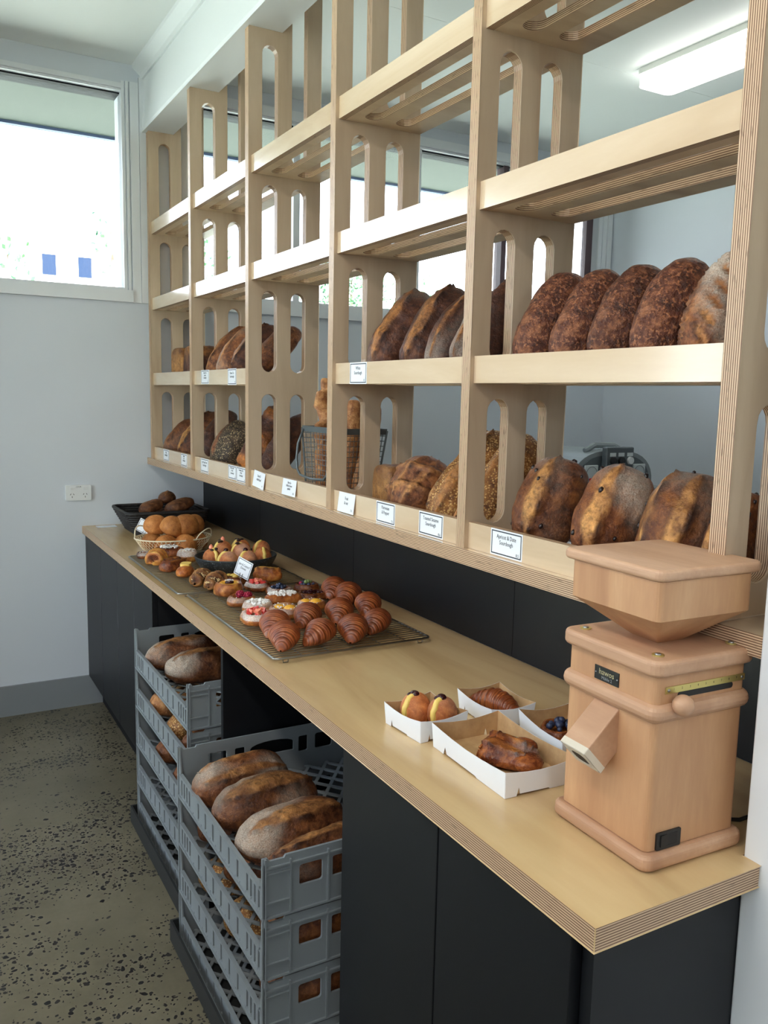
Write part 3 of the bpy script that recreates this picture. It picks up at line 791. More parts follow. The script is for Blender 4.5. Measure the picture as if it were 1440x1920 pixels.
# nearest bay, upper shelf
for lb, Y, Ln, Wd in (('dark bran-crusted loaf farthest left in the nearest upper row', .668, .240, .110), ('dark bran-crusted loaf second from left in the nearest upper row', .556, .228, .108),
                      ('reddish bran-crusted loaf in the middle of the nearest upper row', .452, .232, .106), ('bran-crusted loaf just left of the floury leaf-cut loaf', .347, .228, .106)):
    stand(lb, 'rye', Y, Ln, Wd, .105, B1, 35, -5, group=gA, style='none', lump=.003)
stand('flour-dusted loaf with leaf-shaped cuts beside the nearest upright', 'sour', .240, .232, .098, .10, B1, 35, -7, group=gA, style='leaf', flour=1.5, lump=.003)
# fourth bay, upper shelf
stand('dark sourdough with tan ridge at the far left of the fourth upper row', 'darksour', 1.305, .272, .135, .11, B1, 38, -6, group=gB, style='slash', off=.35, hw=.36, flour=.3)
stand('sourdough with a wide golden torn ridge in the fourth upper row', 'darksour', 1.135, .275, .128, .11, B1, 38, -8, group=gB, style='slash', off=.38, hw=.34)
stand('dark floury sourdough right of the golden-ridged one on the upper shelf', 'darksour', 1.018, .240, .096, .10, B1, 38, -8, group=gB, style='thin', off=.4, flour=.5)
stand('sourdough with a pale split edge left of the fifth upright', 'darksour', .925, .225, .085, .10, B1, 38, -8, group=gB, style='slash', off=.3, hw=.2, flour=.4)
stand('very dark loaf seen through the upper slot of the fifth upright', 'darksour', .858, .262, .075, .10, B1, 30, -3, xf=.375, group=gB, style='none')
# second bay upper
stand('reddish sourdough with a slim score leaning behind the left upper card', 'sour', 2.715, .268, .112, .11, B1, 40, -5, group=gC, style='thin', off=.3, flour=.35)
stand('large reddish sourdough with a pale score line left of the third upright', 'sour', 2.575, .270, .135, .11, B1, 42, -6, group=gC, style='thin', off=.25, flour=.3)
stand('reddish loaf hidden behind the third upright, seen through its left slot', 'darksour', 2.43, .265, .115, .105, B1, 42, -5, group=gC, style='slash', off=.3, hw=.3)
stand('leaning loaf seen through the right slot of the third upright', 'sour', 2.285, .27, .12, .10, B1, 46, -4, xf=.385, group=gC, style='none')
stand('sesame tin loaf with pale side on the farthest upper shelf', 'tin', 3.19, .18, .150, .150, B1, 90, 0, 3, xf=.366, group=gC, style='pan', sq=.55, p=7, lump=.0025)
stand('dark tin loaf seen through the second upright', 'darksour', 3.02, .20, .12, .155, B1, 90, 0, 0, xf=.37, group=gC, style='pan', sq=.6, p=6, lump=.003)
# bottom shelf, far bays
stand('smooth brown floury-edged loaf in the farthest bottom corner', 'sour', 3.385, .228, .14, .11, B0, 40, -5, group=gD, style='none', flour=.25, lump=.002)
stand('golden torn-crust loaf left of the second upright on the bottom shelf', 'fruit', 3.17, .285, .16, .11, B0, 40, -8, group=gD, style='slash', off=.15, hw=.6)
stand('dark rough loaf behind the poppy seed loaf seen through the second upright', 'darksour', 2.99, .28, .12, .11, B0, 35, -5, xf=.40, group=gD, style='none', lump=.006)
stand('poppy and sesame seeded loaf with a center split on the bottom shelf', 'poppy', 2.655, .232, .172, .12, B0, 30, -6, group=gD, style='thin', off=.12, hw=.2)
stand('cheese-topped twisted loaf seen through the third upright', 'cheese', 2.355, .312, .15, .11, B0, 33, -4, xf=.37, group=gD, style='twist', lump=.006)
stand('near-black loaf left of the wire basket seen through the third upright', 'darksour', 2.215, .30, .11, .11, B0, 38, -3, xf=.40, group=gD, style='none')
# fourth bay, bottom
stand('small square raisin tin loaf beside the fourth upright', 'tin', 1.290, .17, .130, .138, B0, 90, 0, -6, xf=.398, group=gD, style='pan', sq=.5, p=8, lump=.0025, off=.0)
stand('round dark loaf with criss-cross cuts and cheesy seams on the bottom shelf', 'sour', 1.165, .185, .165, .125, B0, 38, -4, xf=.362, group=gD, style='cross', lump=.004)
stand('dark purple-brown loaf peeking out behind the criss-cross loaf', 'darksour', 1.10, .17, .09, .08, B0, 30, -2, xf=.480, group=gD, style='none')
stand('long sesame-crusted batard with two splits left of the fifth upright', 'sesame', .985, .315, .115, .10, B0, 42, -8, xf=.362, group=gD, style='double', hw=.5)
stand('sesame batard behind the fifth upright seen through its left slot', 'sesame', .868, .30, .105, .10, B0, 40, -5, xf=.375, group=gD, style='thin', off=.2)
stand('small sesame loaf low in front beside the fifth upright', 'sesame', .888, .14, .055, .05, B0, 34, -5, xf=.356, group=gD, style='slash', hw=.4)
# nearest bay, bottom: fruit loaves with raisins
def fruit_loaf(label, Y, Ln, Wd, H, t, lean, seeds, **kw):
    o = stand(label, 'fruit', Y, Ln, Wd, H, B0, t, lean, group=gE, **kw)
    me = o.data; q = random.Random(seeds)
    rm = MB(); n = len(me.vertices); tries = 0; k = 0
    while k < 13 and tries < 500:
        tries += 1; v = me.vertices[q.randrange(n)]
        if v.co.z < H * .35: continue
        rm.ball(v.co, q.uniform(.0035, .006), 5, 7, (1.3, 1, .8)); k += 1
    r = rm.build('raisins', M['raisin'], None, smooth=True); r.parent = o; r['kind'] = 'stuff'
    return o
fruit_loaf('fruit loaf with a golden split at the left of the nearest bottom shelf', .643, .212, .135, .135, 30, -6, 3, style='slash', off=.40, hw=.27, flour=.35)
fruit_loaf('fruit loaf with a torn golden split in the middle of the nearest bottom shelf', .468, .215, .132, .13, 30, -5, 5, style='slash', off=.42, hw=.28, flour=.7)
fruit_loaf('broad fruit loaf with a ridged ear behind the mill lid', .300, .214, .15, .13, 30, -3, 8, style='double', off=.10, hw=.36, flour=.3)
fruit_loaf('fruit loaf behind the nearest upright at the right edge', .186, .19, .07, .12, 30, 0, 11, style='slash', hw=.3)
# ------------------------------------------------------------------ baguettes in a wire basket
bk = thing('wire_basket', 'grey wire mesh basket holding baguettes in the third bay', 'basket', (.46, 1.62, B0))
bx0, bx1, by0, by1, bz = .372, .535, 1.495, 1.755, 1.455
def lerp(a, b, t_): return a + (b - a) * t_
def bpt(fx, fy, fz):
    sx_ = lerp(.80, 1, fz); cx_, cy_ = (bx0 + bx1) / 2 - .01 * (1 - fz), (by0 + by1) / 2
    return (cx_ + (fx - .5) * (bx1 - bx0) * sx_, cy_ + (fy - .5) * (by1 - by0) * sx_, lerp(B0 + .004, bz, fz))
MB().panel([bpt(0, 0, 1)[:2], bpt(1, 0, 1)[:2], bpt(1, 1, 1)[:2], bpt(0, 1, 1)[:2]], [rect(bx0 + .004, bx1 - .004, by0 + .004, by1 - .004)], 'XY', bz - .012, .018, 0, 0).build('rim', M['darkwire'], bk)
wm = MB()
for (fa, fb) in (((0, 0), (0, 1)), ((0, 1), (1, 1)), ((1, 1), (1, 0)), ((1, 0), (0, 0))):
    for k in range(0, 13):
        t_ = k / 12
        f2 = (lerp(fa[0], fb[0], t_), lerp(fa[1], fb[1], t_))
        wm.tube([bpt(f2[0], f2[1], 0), bpt(f2[0], f2[1], .96)], .0009, 4)
    for k in range(0, 14):
        wm.tube([bpt(fa[0], fa[1], k / 14), bpt(fb[0], fb[1], k / 14)], .0009, 4)
for k in range(1, 8):
    wm.tube([bpt(k / 8, 0, 0), bpt(k / 8, 1, 0)], .0009, 4); wm.tube([bpt(0, k / 8, 0), bpt(1, k / 8, 0)], .0009, 4)
wm.build('wire_mesh', M['darkwire'], bk)['kind'] = 'stuff'
for (fx, fy) in ((0, 0), (0, 1), (1, 0), (1, 1)):
    MB().tube([bpt(fx, fy, 0), bpt(fx, fy, 1)], .0032, 6).build('corner_post', M['darkwire'], bk)
hx = bx0 - .012
hp = [(hx + .012, by1 - .012, bz - .004), (hx - .006, by1 - .010, bz - .05), (hx - .012, by1 - .012, B0 + .125), (hx - .013, by1 - .022, B0 + .092), (hx - .013, by1 - .045, B0 + .076), (hx - .013, (by0 + by1) / 2, B0 + .070),
      (hx - .013, by0 + .045, B0 + .076), (hx - .013, by0 + .022, B0 + .092), (hx - .012, by0 + .012, B0 + .125), (hx - .006, by0 + .010, bz - .05), (hx + .012, by0 + .012, bz - .004)]
MB().tube(hp, .0042, 8).build('front_handle', M['darkwire'], bk, smooth=True)
for i, (fx, fy, ln, tl, ty, lb, st, mt) in enumerate((
        (.30, .82, .372, 2, -2, 'twisted ear-cut baguette standing highest at the front of the wire basket', 'ears', 'baguette'), (.72, .80, .300, 6, 4, 'baguette at the far back of the wire basket', 'slash', 'sesame'),
        (.62, .42, .305, 3, 2, 'scored baguette in the basket seen through the fourth upright', 'thin', 'baguette'), (.80, .26, .300, 13, -3, 'baguette leaning to the back corner of the wire basket', 'none', 'baguette'))):
    _seed[0] += 7
    me = loaf_mesh('baguette', ln, .056, .052, M[mt], style='thin' if st == 'thin' else ('none' if st in ('none', 'ears') else 'slash'), seed=_seed[0], p=4, lump=.0015, nu=50, nv=24, slope=.5)
    if st == 'ears':
        V = np.empty(len(me.vertices) * 3); me.vertices.foreach_get('co', V); V = V.reshape(-1, 3)
        ph = V[:, 0] / .048; sgn = np.where(np.floor(ph) % 2 == 0, 1, -1); fr = ph - np.floor(ph); sh_ = sgn * (1 - fr) * .026 * (V[:, 0] > -.03)
        V[:, 1] += sh_; V[:, 2] += fr * .004; me.vertices.foreach_set('co', V.ravel()); me.update()
    o = put_loaf(lb, me, tl, ty, 0, *bpt(fx, fy, .05)[:2], B0 + .006, 'baguettes in the wire basket', 'baguette')
    V = np.empty(len(me.vertices) * 3); me.vertices.foreach_get('co', V); V = V.reshape(-1, 3) @ np.array(loaf_rot(tl, ty, 0)).T
    low = V[V[:, 2] < V[:, 2].min() + .04].mean(0); o.location.x -= low[0]; o.location.y -= low[1]

# ------------------------------------------------------------------ crates
CW, CL, CH = .56, .658, .142
def crate_proto(label, loc, group):
    r = thing('bread_crate', label, 'crate', loc, 0, group)
    e = 0.0
    def endp(y):
        ol = [(0, 0), (CW, 0), (CW, CH), (CW - .012, CH), (CW - .018, CH - .008), (CW - .05, CH - .008), (CW - .054, CH - .002),
              (.054, CH - .002), (.05, CH - .008), (.018, CH - .008), (.012, CH), (0, CH)]
        hs = [rrect(.086, .142, .060, .108, .006, 3), rrect(.166, .196, .060, .108, .004, 3), rrect(.364, .394, .060, .108, .004, 3), rrect(.418, .474, .060, .108, .006, 3)]
        arch = [(.212, .070), (.348, .070), (.348, .096)] + [(.28 + .068 * math.cos(a), .096 + .016 * math.sin(a)) for a in [math.pi * j / 8 for j in range(1, 8)]] + [(.212, .096)]
        m = MB().panel(ol, hs + [arch], 'XZ', y, .006, 0, 0)
        s_ = -1 if y < .1 else 1; ya, yb = (y - .005, y + .001) if s_ < 0 else (y + .005, y + .011)
        for x in (.004, .062, .152, .404, .494, CW - .008): m.box(x, x + .004, ya, yb, .004, CH - .012)
        for z in (.004, .118): m.box(.004, CW - .004, ya, yb, z, z + .004)
        for z in (.038, .104): m.box(.004, .062, ya, yb, z, z + .003); m.box(CW - .062, CW - .004, ya, yb, z, z + .003)
        return m
    endp(.006).build('end_wall', M['gridblue'], r, local=True)
    endp(CL - .012).build('end_wall', M['gridblue'], r, local=True)
    def side(x):
        ol = [(0, 0), (CL, 0), (CL, CH), (CL - .012, CH), (CL - .028, .070), (.028, .070), (.012, CH), (0, CH)]
        hs = []
        ys = [.030, .054, .078, .102] + [.165, .225, .285, .345, .405, .465, .525][0:6] + [CL - .114, CL - .090, CL - .066, CL - .042]
        for y in ys: hs.append(rect(y, y + .011, .012, .056))
        m = MB().panel(ol, hs, 'YZ', x, .004, 0, 0)
        a, b = (x - .004, x + .006) if x < .1 else (x - .002, x + .008)
        m.box(a, b, .026, CL - .026, .066, .071); m.box(a, b, .004, CL - .004, 0, .006)
        return m
    side(.004).build('side_rail', M['gridblue'], r, local=True)
    side(CW - .008).build('side_rail', M['gridblue'], r, local=True)
    b = MB()
    for k in range(-12, 20):
        for sgn in (1, -1):
            c0 = k * .072
            # line  y = c0 + sgn*1.25*x clipped to the floor rectangle
            pts = []
            for x in np.linspace(.006, CW - .006, 60):
                y = (c0 + 1.25 * x) if sgn > 0 else (c0 + 1.25 * (CW - x))
                if .008 < y < CL - .008: pts.append((x, y))
            if len(pts) < 3: continue
            (xa, ya), (xb, yb) = pts[0], pts[-1]
            d = Vector((xb - xa, yb - ya)).normalized(); nn = Vector((-d.y, d.x)) * .0048
            z0, z1 = (.008, .0125) if sgn > 0 else (.0085, .013)
            v = []
            for z in (z0, z1): v += [(xa + nn.x, ya + nn.y, z), (xb + nn.x, yb + nn.y, z), (xb - nn.x, yb - nn.y, z), (xa - nn.x, ya - nn.y, z)]
            b.add(v, [(0, 3, 2, 1), (4, 5, 6, 7), (0, 1, 5, 4), (1, 2, 6, 5), (2, 3, 7, 6), (3, 0, 4, 7)])
    b.build('base_grid', M['gridblue'], r, local=True)
    return r
NX, NY, NZ = -.112, .846, .012
FX_, FY, FZ = -.056, 1.582, .012
labs_n = ['lowest grey bread crate of the near stack under the counter', 'second lowest grey bread crate of the near stack', 'second from top grey bread crate of the near stack', 'top grey bread crate of the near stack, holding four big loaves']
labs_f = ['lowest grey bread crate of the far stack on its dolly', 'second lowest grey bread crate of the far stack', 'middle grey bread crate of the far stack', 'second from top grey bread crate of the far stack', 'top grey bread crate of the far stack, holding floured loaves']
proto = None
for k, lb in enumerate(labs_n):
    if proto is None: proto = crate_proto(lb, (NX, NY, NZ), 'crates stacked near')
    else:
        c = dup(proto); c.location = (NX, NY, NZ + k * (CH + .0006)); c['label'] = lb
for k, lb in enumerate(labs_f):
    c = dup(proto); c.location = (FX_, FY, FZ + k * (CH + .0006)); c['label'] = lb; c['group'] = 'crates stacked far'
for nm, (x, y) in (('black low dolly under the near crate stack', (NX, NY)), ('black low dolly under the far crate stack', (FX_, FY))):
    r = thing('crate_dolly', nm, 'dolly', (x + CW / 2, y + CL / 2, 0))
    MB().box(x - .015, x + CW + .015, y - .0035, y + CL + .0035, .004, .0115).build('deck', M['dolly'], r)
    m = MB()
    m.panel(rect(x - .022, x + CW + .022, y - .010, y + CL + .010), [rect(x - .0155, x + CW + .0155, y - .004, y + CL + .004)], 'XY', .0, .062, 0, 0)
    m.build('lip', M['dolly'], r)
def lying(label, mat, X, Y, z, yaw, Ln, Wd, H, group, **kw):
    _seed[0] += 11
    me = loaf_mesh('bread_loaf', Ln, Wd, H, M[mat], seed=_seed[0], **kw)
    return put_loaf(label, me, 90, 0, yaw, X, Y, z, group)
zc = lambda base, k: base + k * (CH + .0006) + .0135
g1_ = 'batards in the near crates'
lying('farthest big brown batard in the top near crate', 'crate', .030, 1.372, zc(NZ, 3), 4, .275, .150, .122, g1_, style='double', hw=.34, off=.25, flour=.7)
lying('second big batard with a wide golden split in the top near crate', 'crate', .042, 1.222, zc(NZ, 3), 5, .285, .155, .125, g1_, style='slash', hw=.46, off=.20, flour=.5)
lying('floury batard third from the back in the top near crate', 'crate', .050, 1.062, zc(NZ, 3), 6, .290, .155, .120, g1_, style='slash', hw=.32, off=.30, flour=.75)
lying('nearest batard in the top near crate behind its end wall', 'crate', .070, .928, zc(NZ, 3), 6, .300, .100, .112, g1_, style='slash', hw=.36, flour=.8)
for i, (Y, mt, st) in enumerate(((1.43, 'crate', 'none'), (1.20, 'fruit', 'slash'), (.945, 'fruit', 'double'))):
    lying(['brown loaf farthest back in the second crate of the near stack', 'golden torn loaf in the middle of the second crate of the near stack', 'golden crusty loaf at the near end of the second crate of the near stack'][i], mt, .075, Y, zc(NZ, 2), 0, .30, .15, .105, g1_, style=st)
for i, (Y, mt) in enumerate(((1.42, 'sesame'), (1.20, 'sesame'), (.95, 'crate'))):
    lying(['seeded loaf farthest back in the third crate of the near stack', 'seeded loaf in the middle of the third crate of the near stack', 'brown loaf at the near end of the third crate of the near stack'][i], mt, .075, Y, zc(NZ, 1), 0, .30, .16, .105, g1_, style='none')
lying('brown seeded loaf in the bottom crate of the near stack', 'sesame', .10, .94, zc(NZ, 0), 0, .26, .15, .10, g1_, style='none')
g2_ = 'batards in the far crates'
lying('floured batard at the left of the top far crate', 'crate', .090, 2.120, zc(FZ, 4), 0, .275, .145, .110, g2_, style='slash', hw=.28, off=.2, flour=.95)
lying('floured batard nearest in the top far crate', 'crate', .120, 1.965, zc(FZ, 4), 4, .28, .142, .112, g2_, style='slash', hw=.28, off=.25, flour=.95)
lying('dark floured batard at the back right of the top far crate', 'darksour', .36, 2.09, zc(FZ, 4), 0, .20, .15, .105, g2_, style='slash', flour=.8)
for i, (Y, mt, k, lb) in enumerate(((2.06, 'baguette', 3, 'golden sesame loaf far end of the second crate in the far stack'), (1.84, 'sesame', 3, 'sesame loaf in the middle of the second crate in the far stack'), (1.69, 'crate', 3, 'brown loaf near end of the second crate in the far stack'),
                               (2.0, 'crate', 2, 'brown loaf far end of the middle crate in the far stack'), (1.78, 'crate', 2, 'brown loaf near end of the middle crate in the far stack'))):
    lying(lb, mt, .085, Y, zc(FZ, k), 0, .26, .135 if Y != 1.69 else .10, .10, g2_, style='slash' if mt == 'baguette' else 'none')

# ------------------------------------------------------------------ grain mill
ml = thing('grain_mill', 'beech wood grain mill with hopper and spout at the near end of the counter', 'mill', (.2475, .156, HC), rad(-2.0))
def mb(): return MB()
def loc_box(m, x0, x1, y0, y1, r, z0, z1, n=6, bv=.001):
    """rounded-corner slab in mill coordinates"""
    bv = min(bv, (z1 - z0) * .499); ks = 5 if bv > .0011 else 2
    rows = []
    for k in range(ks):
        a = math.pi / 2 * k / (ks - 1); rows.append((bv * (1 - math.sin(a)), z0 + bv * (1 - math.cos(a))))
    rows += [(i_, z0 + z1 - z_) for (i_, z_) in reversed(rows)]
    v = []; f = []
    for (i_, z_) in rows:
        v += [(p[0] - .2475, p[1] - .156, z_ - HC) for p in rrect(x0 + i_, x1 - i_, y0 + i_, y1 - i_, max(.001, r - i_), n)]
    nn = len(v) // len(rows)
    for k in range(len(rows) - 1):
        for q in range(nn):
            l = (q + 1) % nn; f.append((k * nn + q, k * nn + l, (k + 1) * nn + l, (k + 1) * nn + q))
    f.append(tuple(range(nn - 1, -1, -1))); f.append(tuple((len(rows) - 1) * nn + q for q in range(nn)))
    return m.add(v, f, 0)
loc_box(mb(), .147, .349, .052, .260, .018, HC + .0008, HC + .026, bv=.009).build('base_plate', M['beech_y'], ml, local=True)
loc_box(mb(), .1585, .3375, .0645, .248, .010, HC + .0262, 1.185).build('body', M['beech_z'], ml, local=True)
loc_box(mb(), .149, .347, .055, .2575, .018, 1.116, 1.144, bv=.0135).build('belt_moulding', M['beech_y'], ml, local=True)
loc_box(mb(), .148, .348, .054, .2585, .020, 1.184, 1.208, bv=.007).build('top_plate', M['beech_y'], ml, local=True)
for (x, y) in ((.176, .082), (.176, .232), (.322, .082), (.322, .232)):
    w = MB(); w.lathe([(.0001, .0), (.0085, .0), (.0085, .0018), (.0001, .0018)], 16, (x - .2475, y - .156, 1.2081 - HC), cap=False)
    sc_ = w.build('washer_screw', M['brass'], ml, local=True)
    w = MB(); w.lathe([(.0001, .0018), (.0045, .0018), (.004, .0032), (.0001, .0032)], 12, (x - .2475, y - .156, 1.2081 - HC), cap=False)
    q = w.build('screw_head', M['steel'], None); q.parent = sc_
# hopper: square box over a tapering funnel
hx0, hx1, hy0, hy1 = .1535, .3385, .0650, .2465
def ring(x0, x1, y0, y1, r, z): return [(p[0] - .2475, p[1] - .156, z - HC) for p in rrect(x0, x1, y0, y1, r, 5)]
hp_ = MB(); secs = [(.222, .272, .128, .180, .002, 1.2079), (hx0, hx1, hy0, hy1, .010, 1.2610), (hx0, hx1, hy0, hy1, .010, 1.3165), (hx0 + .012, hx1 - .012, hy0 + .012, hy1 - .012, .006, 1.3165), (hx0 + .012, hx1 - .012, hy0 + .012, hy1 - .012, .006, 1.262), (.232, .262, .138, .170, .002, 1.215)]
rs_ = [ring(*q) for q in secs]; n_ = len(rs_[0]); v = sum(rs_, []); f = []
for i in range(len(rs_) - 1):
    for k in range(n_):
        l = (k + 1) % n_; f.append((i * n_ + k, i * n_ + l, (i + 1) * n_ + l, (i + 1) * n_ + k))
hp_.add(v, f, 0); hp_.build('hopper', M['beech_z'], ml, local=True)
loc_box(mb(), .1475, .3545, .0590, .2640, .016, 1.3170, 1.3335, bv=.006).build('hopper_lid', M['beech_y'], ml, local=True)
# spout: square chute leaving the face downward
sp_ = MB(); sp_.box(-.038, .060, -.0265, .0265, -.0245, .0245)
sp_o = sp_.xform(Matrix.Translation((.1580 - .2475, .158 - .156, 1.082 - HC)) @ Matrix.Rotation(rad(180), 4, 'Z') @ Matrix.Rotation(rad(43), 4, 'Y')).build('spout', M['beech_y'], ml, local=True, bevel=.002)
T_ = Matrix.Translation((.1580 - .2475, .158 - .156, 1.082 - HC)) @ Matrix.Rotation(rad(180), 4, 'Z') @ Matrix.Rotation(rad(43), 4, 'Y')
e_ = MB(); e_.panel(rrect(-.0269, .0269, -.0249, .0249, .002, 3), [rrect(-.0262, .0262, -.0242, .0242, .002, 3)], 'YZ', .0505, .0103, 0, 0); e_.xform(T_); q = e_.build('flour_dust', M['flourend'], None); q.parent = sp_o
e_ = MB(); e_.panel(rrect(-.0245, .0245, -.0225, .0225, .003, 3), [rrect(-.015, .015, -.014, .012, .010, 5)], 'YZ', .0601, .0012, 0, 0); e_.xform(T_); q = e_.build('flour_dust_rim', M['flourend'], None); q.parent = sp_o
e_ = MB(); e_.panel(rrect(-.015, .015, -.014, .012, .010, 5), [], 'YZ', .0602, .0004, 0, 0); e_.xform(T_); q = e_.build('spout_opening', M['slotdark'], None); q.parent = sp_o
# name plate on the counter-front face
def onface_x(x): return Matrix.Translation((x - .2475, 0, 0)) @ FX
npz = 1.157 - HC; npy = .1605 - .156
p_ = MB(); p_.box(-.0255, .0255, -.0105, .0105, 0, .0012); p_.xform(Matrix.Translation((.1583 - .2475, npy, npz)) @ FX); npo = p_.build('name_plate', M['plate'], ml, local=True)
FT = Matrix.Translation((.1583 - .2475, npy, npz)) @ FX
lettering('hawos', .0125, M['gold'], npo, FT @ Matrix.Translation((0, .0028, .0014)))
lettering('M\u00fchle 2', .0068, M['silver'], npo, FT @ Matrix.Translation((.001, -.0058, .0014)))
for x in (-.0225, .0225):
    w = MB(); w.ball((x, 0, .0012), .0013, 5, 8); w.xform(FT); q = w.build('rivet', M['silver'], None, smooth=True); q.parent = npo
# settings scale on the end face (looking toward -Y)
FY_ = Matrix(((1, 0, 0, 0), (0, 0, -1, 0), (0, 1, 0, 0), (0, 0, 0, 1)))
def endf(x, z, d=0): return Matrix.Translation((x - .2475, .0645 - .156 - d, z - HC)) @ FY_
b_ = MB(); b_.box(-.0785, .0785, -.0048, .0048, 0, .0014); b_.xform(endf(.2545, 1.1625)); bro = b_.build('scale_strip', M['brass'], ml, local=True)
for i in range(9):
    lettering(str(i + 1), .0048, M['brassdk'], bro, endf(.1915 + i * .0155, 1.1630, .0014), name='scale_number')
for x in (.1815, .3275):
    w = MB(); w.ball((0, 0, .0014), .0026, 6, 10, (1, 1, .6)); w.xform(endf(x, 1.1625)); q = w.build('strip_screw', M['steel'], None, smooth=True); q.parent = bro
b_ = MB(); b_.panel(rrect(-.052, .058, -.0045, .0045, .0044, 4), [], 'XY', 0, .0006, 0, 0); b_.xform(endf(.2520, 1.1530)); b_.build('lever_slot', M['slotdark'], ml, local=True)
b_ = MB(); b_.ball((.1945 - .2475, .048 - .156, 1.1445 - HC), .0150, 14, 20); kn = b_.build('setting_knob', M['beech_y'], ml, local=True, smooth=True)
b_ = MB(); b_.tube([(.1945 - .2475, .05 - .156, 1.1445 - HC), (.1945 - .2475, .066 - .156, 1.1450 - HC)], .004, 8); q = b_.build('knob_stem', M['steel'], None); q.parent = kn
# rocker switch
b_ = MB(); b_.panel(rrect(-.0235, .0235, -.0130, .0130, .002, 3), [rrect(-.0165, .0165, -.0088, .0088, .001, 3)], 'XY', 0, .0028, 0, 0); b_.xform(endf(.2000, HC + .0275 + .0125)); sw = b_.build('switch_frame', M['rubber'], ml, local=True)
b_ = MB(); b_.add([(-.0162, -.0085, 0), (.0162, -.0085, 0), (.0162, .0085, 0), (-.0162, .0085, 0), (-.0162, -.0085, .0044), (0, -.0085, .0022), (.0162, -.0085, .0032), (.0162, .0085, .0032), (0, .0085, .0022), (-.0162, .0085, .0044)],
                  [(0, 3, 2, 1), (4, 5, 8, 9), (5, 6, 7, 8), (0, 1, 6, 5, 4), (3, 9, 8, 7, 2), (0, 4, 9, 3), (1, 2, 7, 6)]); b_.xform(endf(.2000, HC + .0275 + .0125)); q = b_.build('rocker', M['slotdark'], None); q.parent = sw
b_ = MB(); b_.tube([(.338, .14, HC + .012), (.36, .12, HC + .006), (.40, .10, HC + .0035), (.46, .10, HC + .0035), (.56, .14, HC + .0035), (.602, .18, HC + .004)], .0032, 8)
pc = b_.build('power_cord', M['rubber'], None, smooth=True); pc.parent = ml
pc.matrix_parent_inverse = (Matrix.Translation(ml.location) @ Matrix.Rotation(ml.rotation_euler.z, 4, 'Z')).inverted()

# ------------------------------------------------------------------ paper trays on the counter
def paper_tray(label, corner, ang, ln, wd, h, flare=.012):
    """corner = near front foot corner, ln runs along the long side"""
    r = thing('paper_tray', label, 'tray', (corner[0], corner[1], HC + .0006), ang, 'white paper trays on the counter')
    t_ = .0007
    b = [(0, 0), (ln, 0), (ln, wd), (0, wd)]
    tp = [(-flare, -flare), (ln + flare, -flare), (ln + flare, wd + flare), (-flare, wd + flare)]
    m = MB(); m.box(0, ln, 0, wd, .003, .003 + t_, 0); m.build('tray_floor', [M['kraft']], r, local=True)
    for i in range(4):
        j = (i + 1) % 4
        A_, B_, C_, D_ = Vector((*b[i], .0)), Vector((*b[j], .0)), Vector((*tp[j], h)), Vector((*tp[i], h))
        n = (B_ - A_).cross(D_ - A_).normalized() * t_        # outward is -n
        e = (B_ - A_).normalized(); l_ = (B_ - A_).length
        ht = (D_ - A_)
        def W_(s_, t2): # s along the wall, t2 up
            lo = A_.lerp(B_, s_); hi = D_.lerp(C_, s_); return lo.lerp(hi, t2)
        prof = [(0, 0), (.16, 0), (.19, .34), (.21, .02 + .05), (.62, .05), (.64, .0), (1, 0)] if l_ > .09 else [(0, 0), (.5, 0), (.51, .05), (1, .05)]
        prof = prof + [(1, 1)] + [(x, 1 - .16 * math.sin(math.pi * x)) for x in (.85, .7, .5, .3, .15)] + [(0, 1)]
        o3 = [W_(*p) for p in prof]; N_ = len(o3)
        tri = tessellate_polygon([[Vector((p[0] * l_, p[1] * h, 0)) for p in prof]])
        m = MB(); v = [p for p in o3] + [p + n for p in o3]
        m.add(v, [tuple(q) for q in tri] + [tuple(k + N_ for k in reversed(q)) for q in tri] + [(k, (k + 1) % N_, (k + 1) % N_ + N_, k + N_) for k in range(N_)],
              [1] * len(tri) + [0] * len(tri) + [0] * N_)
        m.build('tray_wall', [M['card'], M['kraft']], r, local=True)
    return r
# tray with two filled donuts, croissant tray, blueberry tray, dark square pastry tray
paper_tray('white paper tray with two filled donuts on the counter', (.097, .704), rad(-85.6), .118, .110, .045, .003)
paper_tray('white paper tray with a single croissant behind the donut tray', (.280, .708), rad(-94), .126, .098, .043, .004)
paper_tray('white paper tray with blueberry pastry partly hidden by the mill', (.318, .548), rad(-100.8), .160, .105, .045, .004)
paper_tray('large white paper tray with a dark glazed pastry left of the mill', (.121, .563), rad(-92.2), .232, .145, .047, .003)

# ------------------------------------------------------------------ sweet things
def blob(me_name, Rx, Ry, H, mat, seed, p=2.2, lump=.002, flour=0, score=None, nu=26, nv=28):
    return loaf_mesh(me_name, Rx * 2, Ry * 2, H, mat, style=score or 'none', seed=seed, p=p, lump=lump, flour=flour, nu=nu, nv=nv)
def place(me, name, label, cat, X, Y, Z, rz=0, group=None, rx=0, ry=0):
    o = bpy.data.objects.new(name, me); COL.objects.link(o); o.location = (X, Y, Z); o.rotation_euler = (rx, ry, rz)
    return tagit(o, label, cat, group)
def child(mbld, name, mat, parent, smooth=True, stuff=False):
    o = mbld.build(name, mat, None, smooth=smooth); o.parent = parent
    if stuff: o['kind'] = 'stuff'
    return o

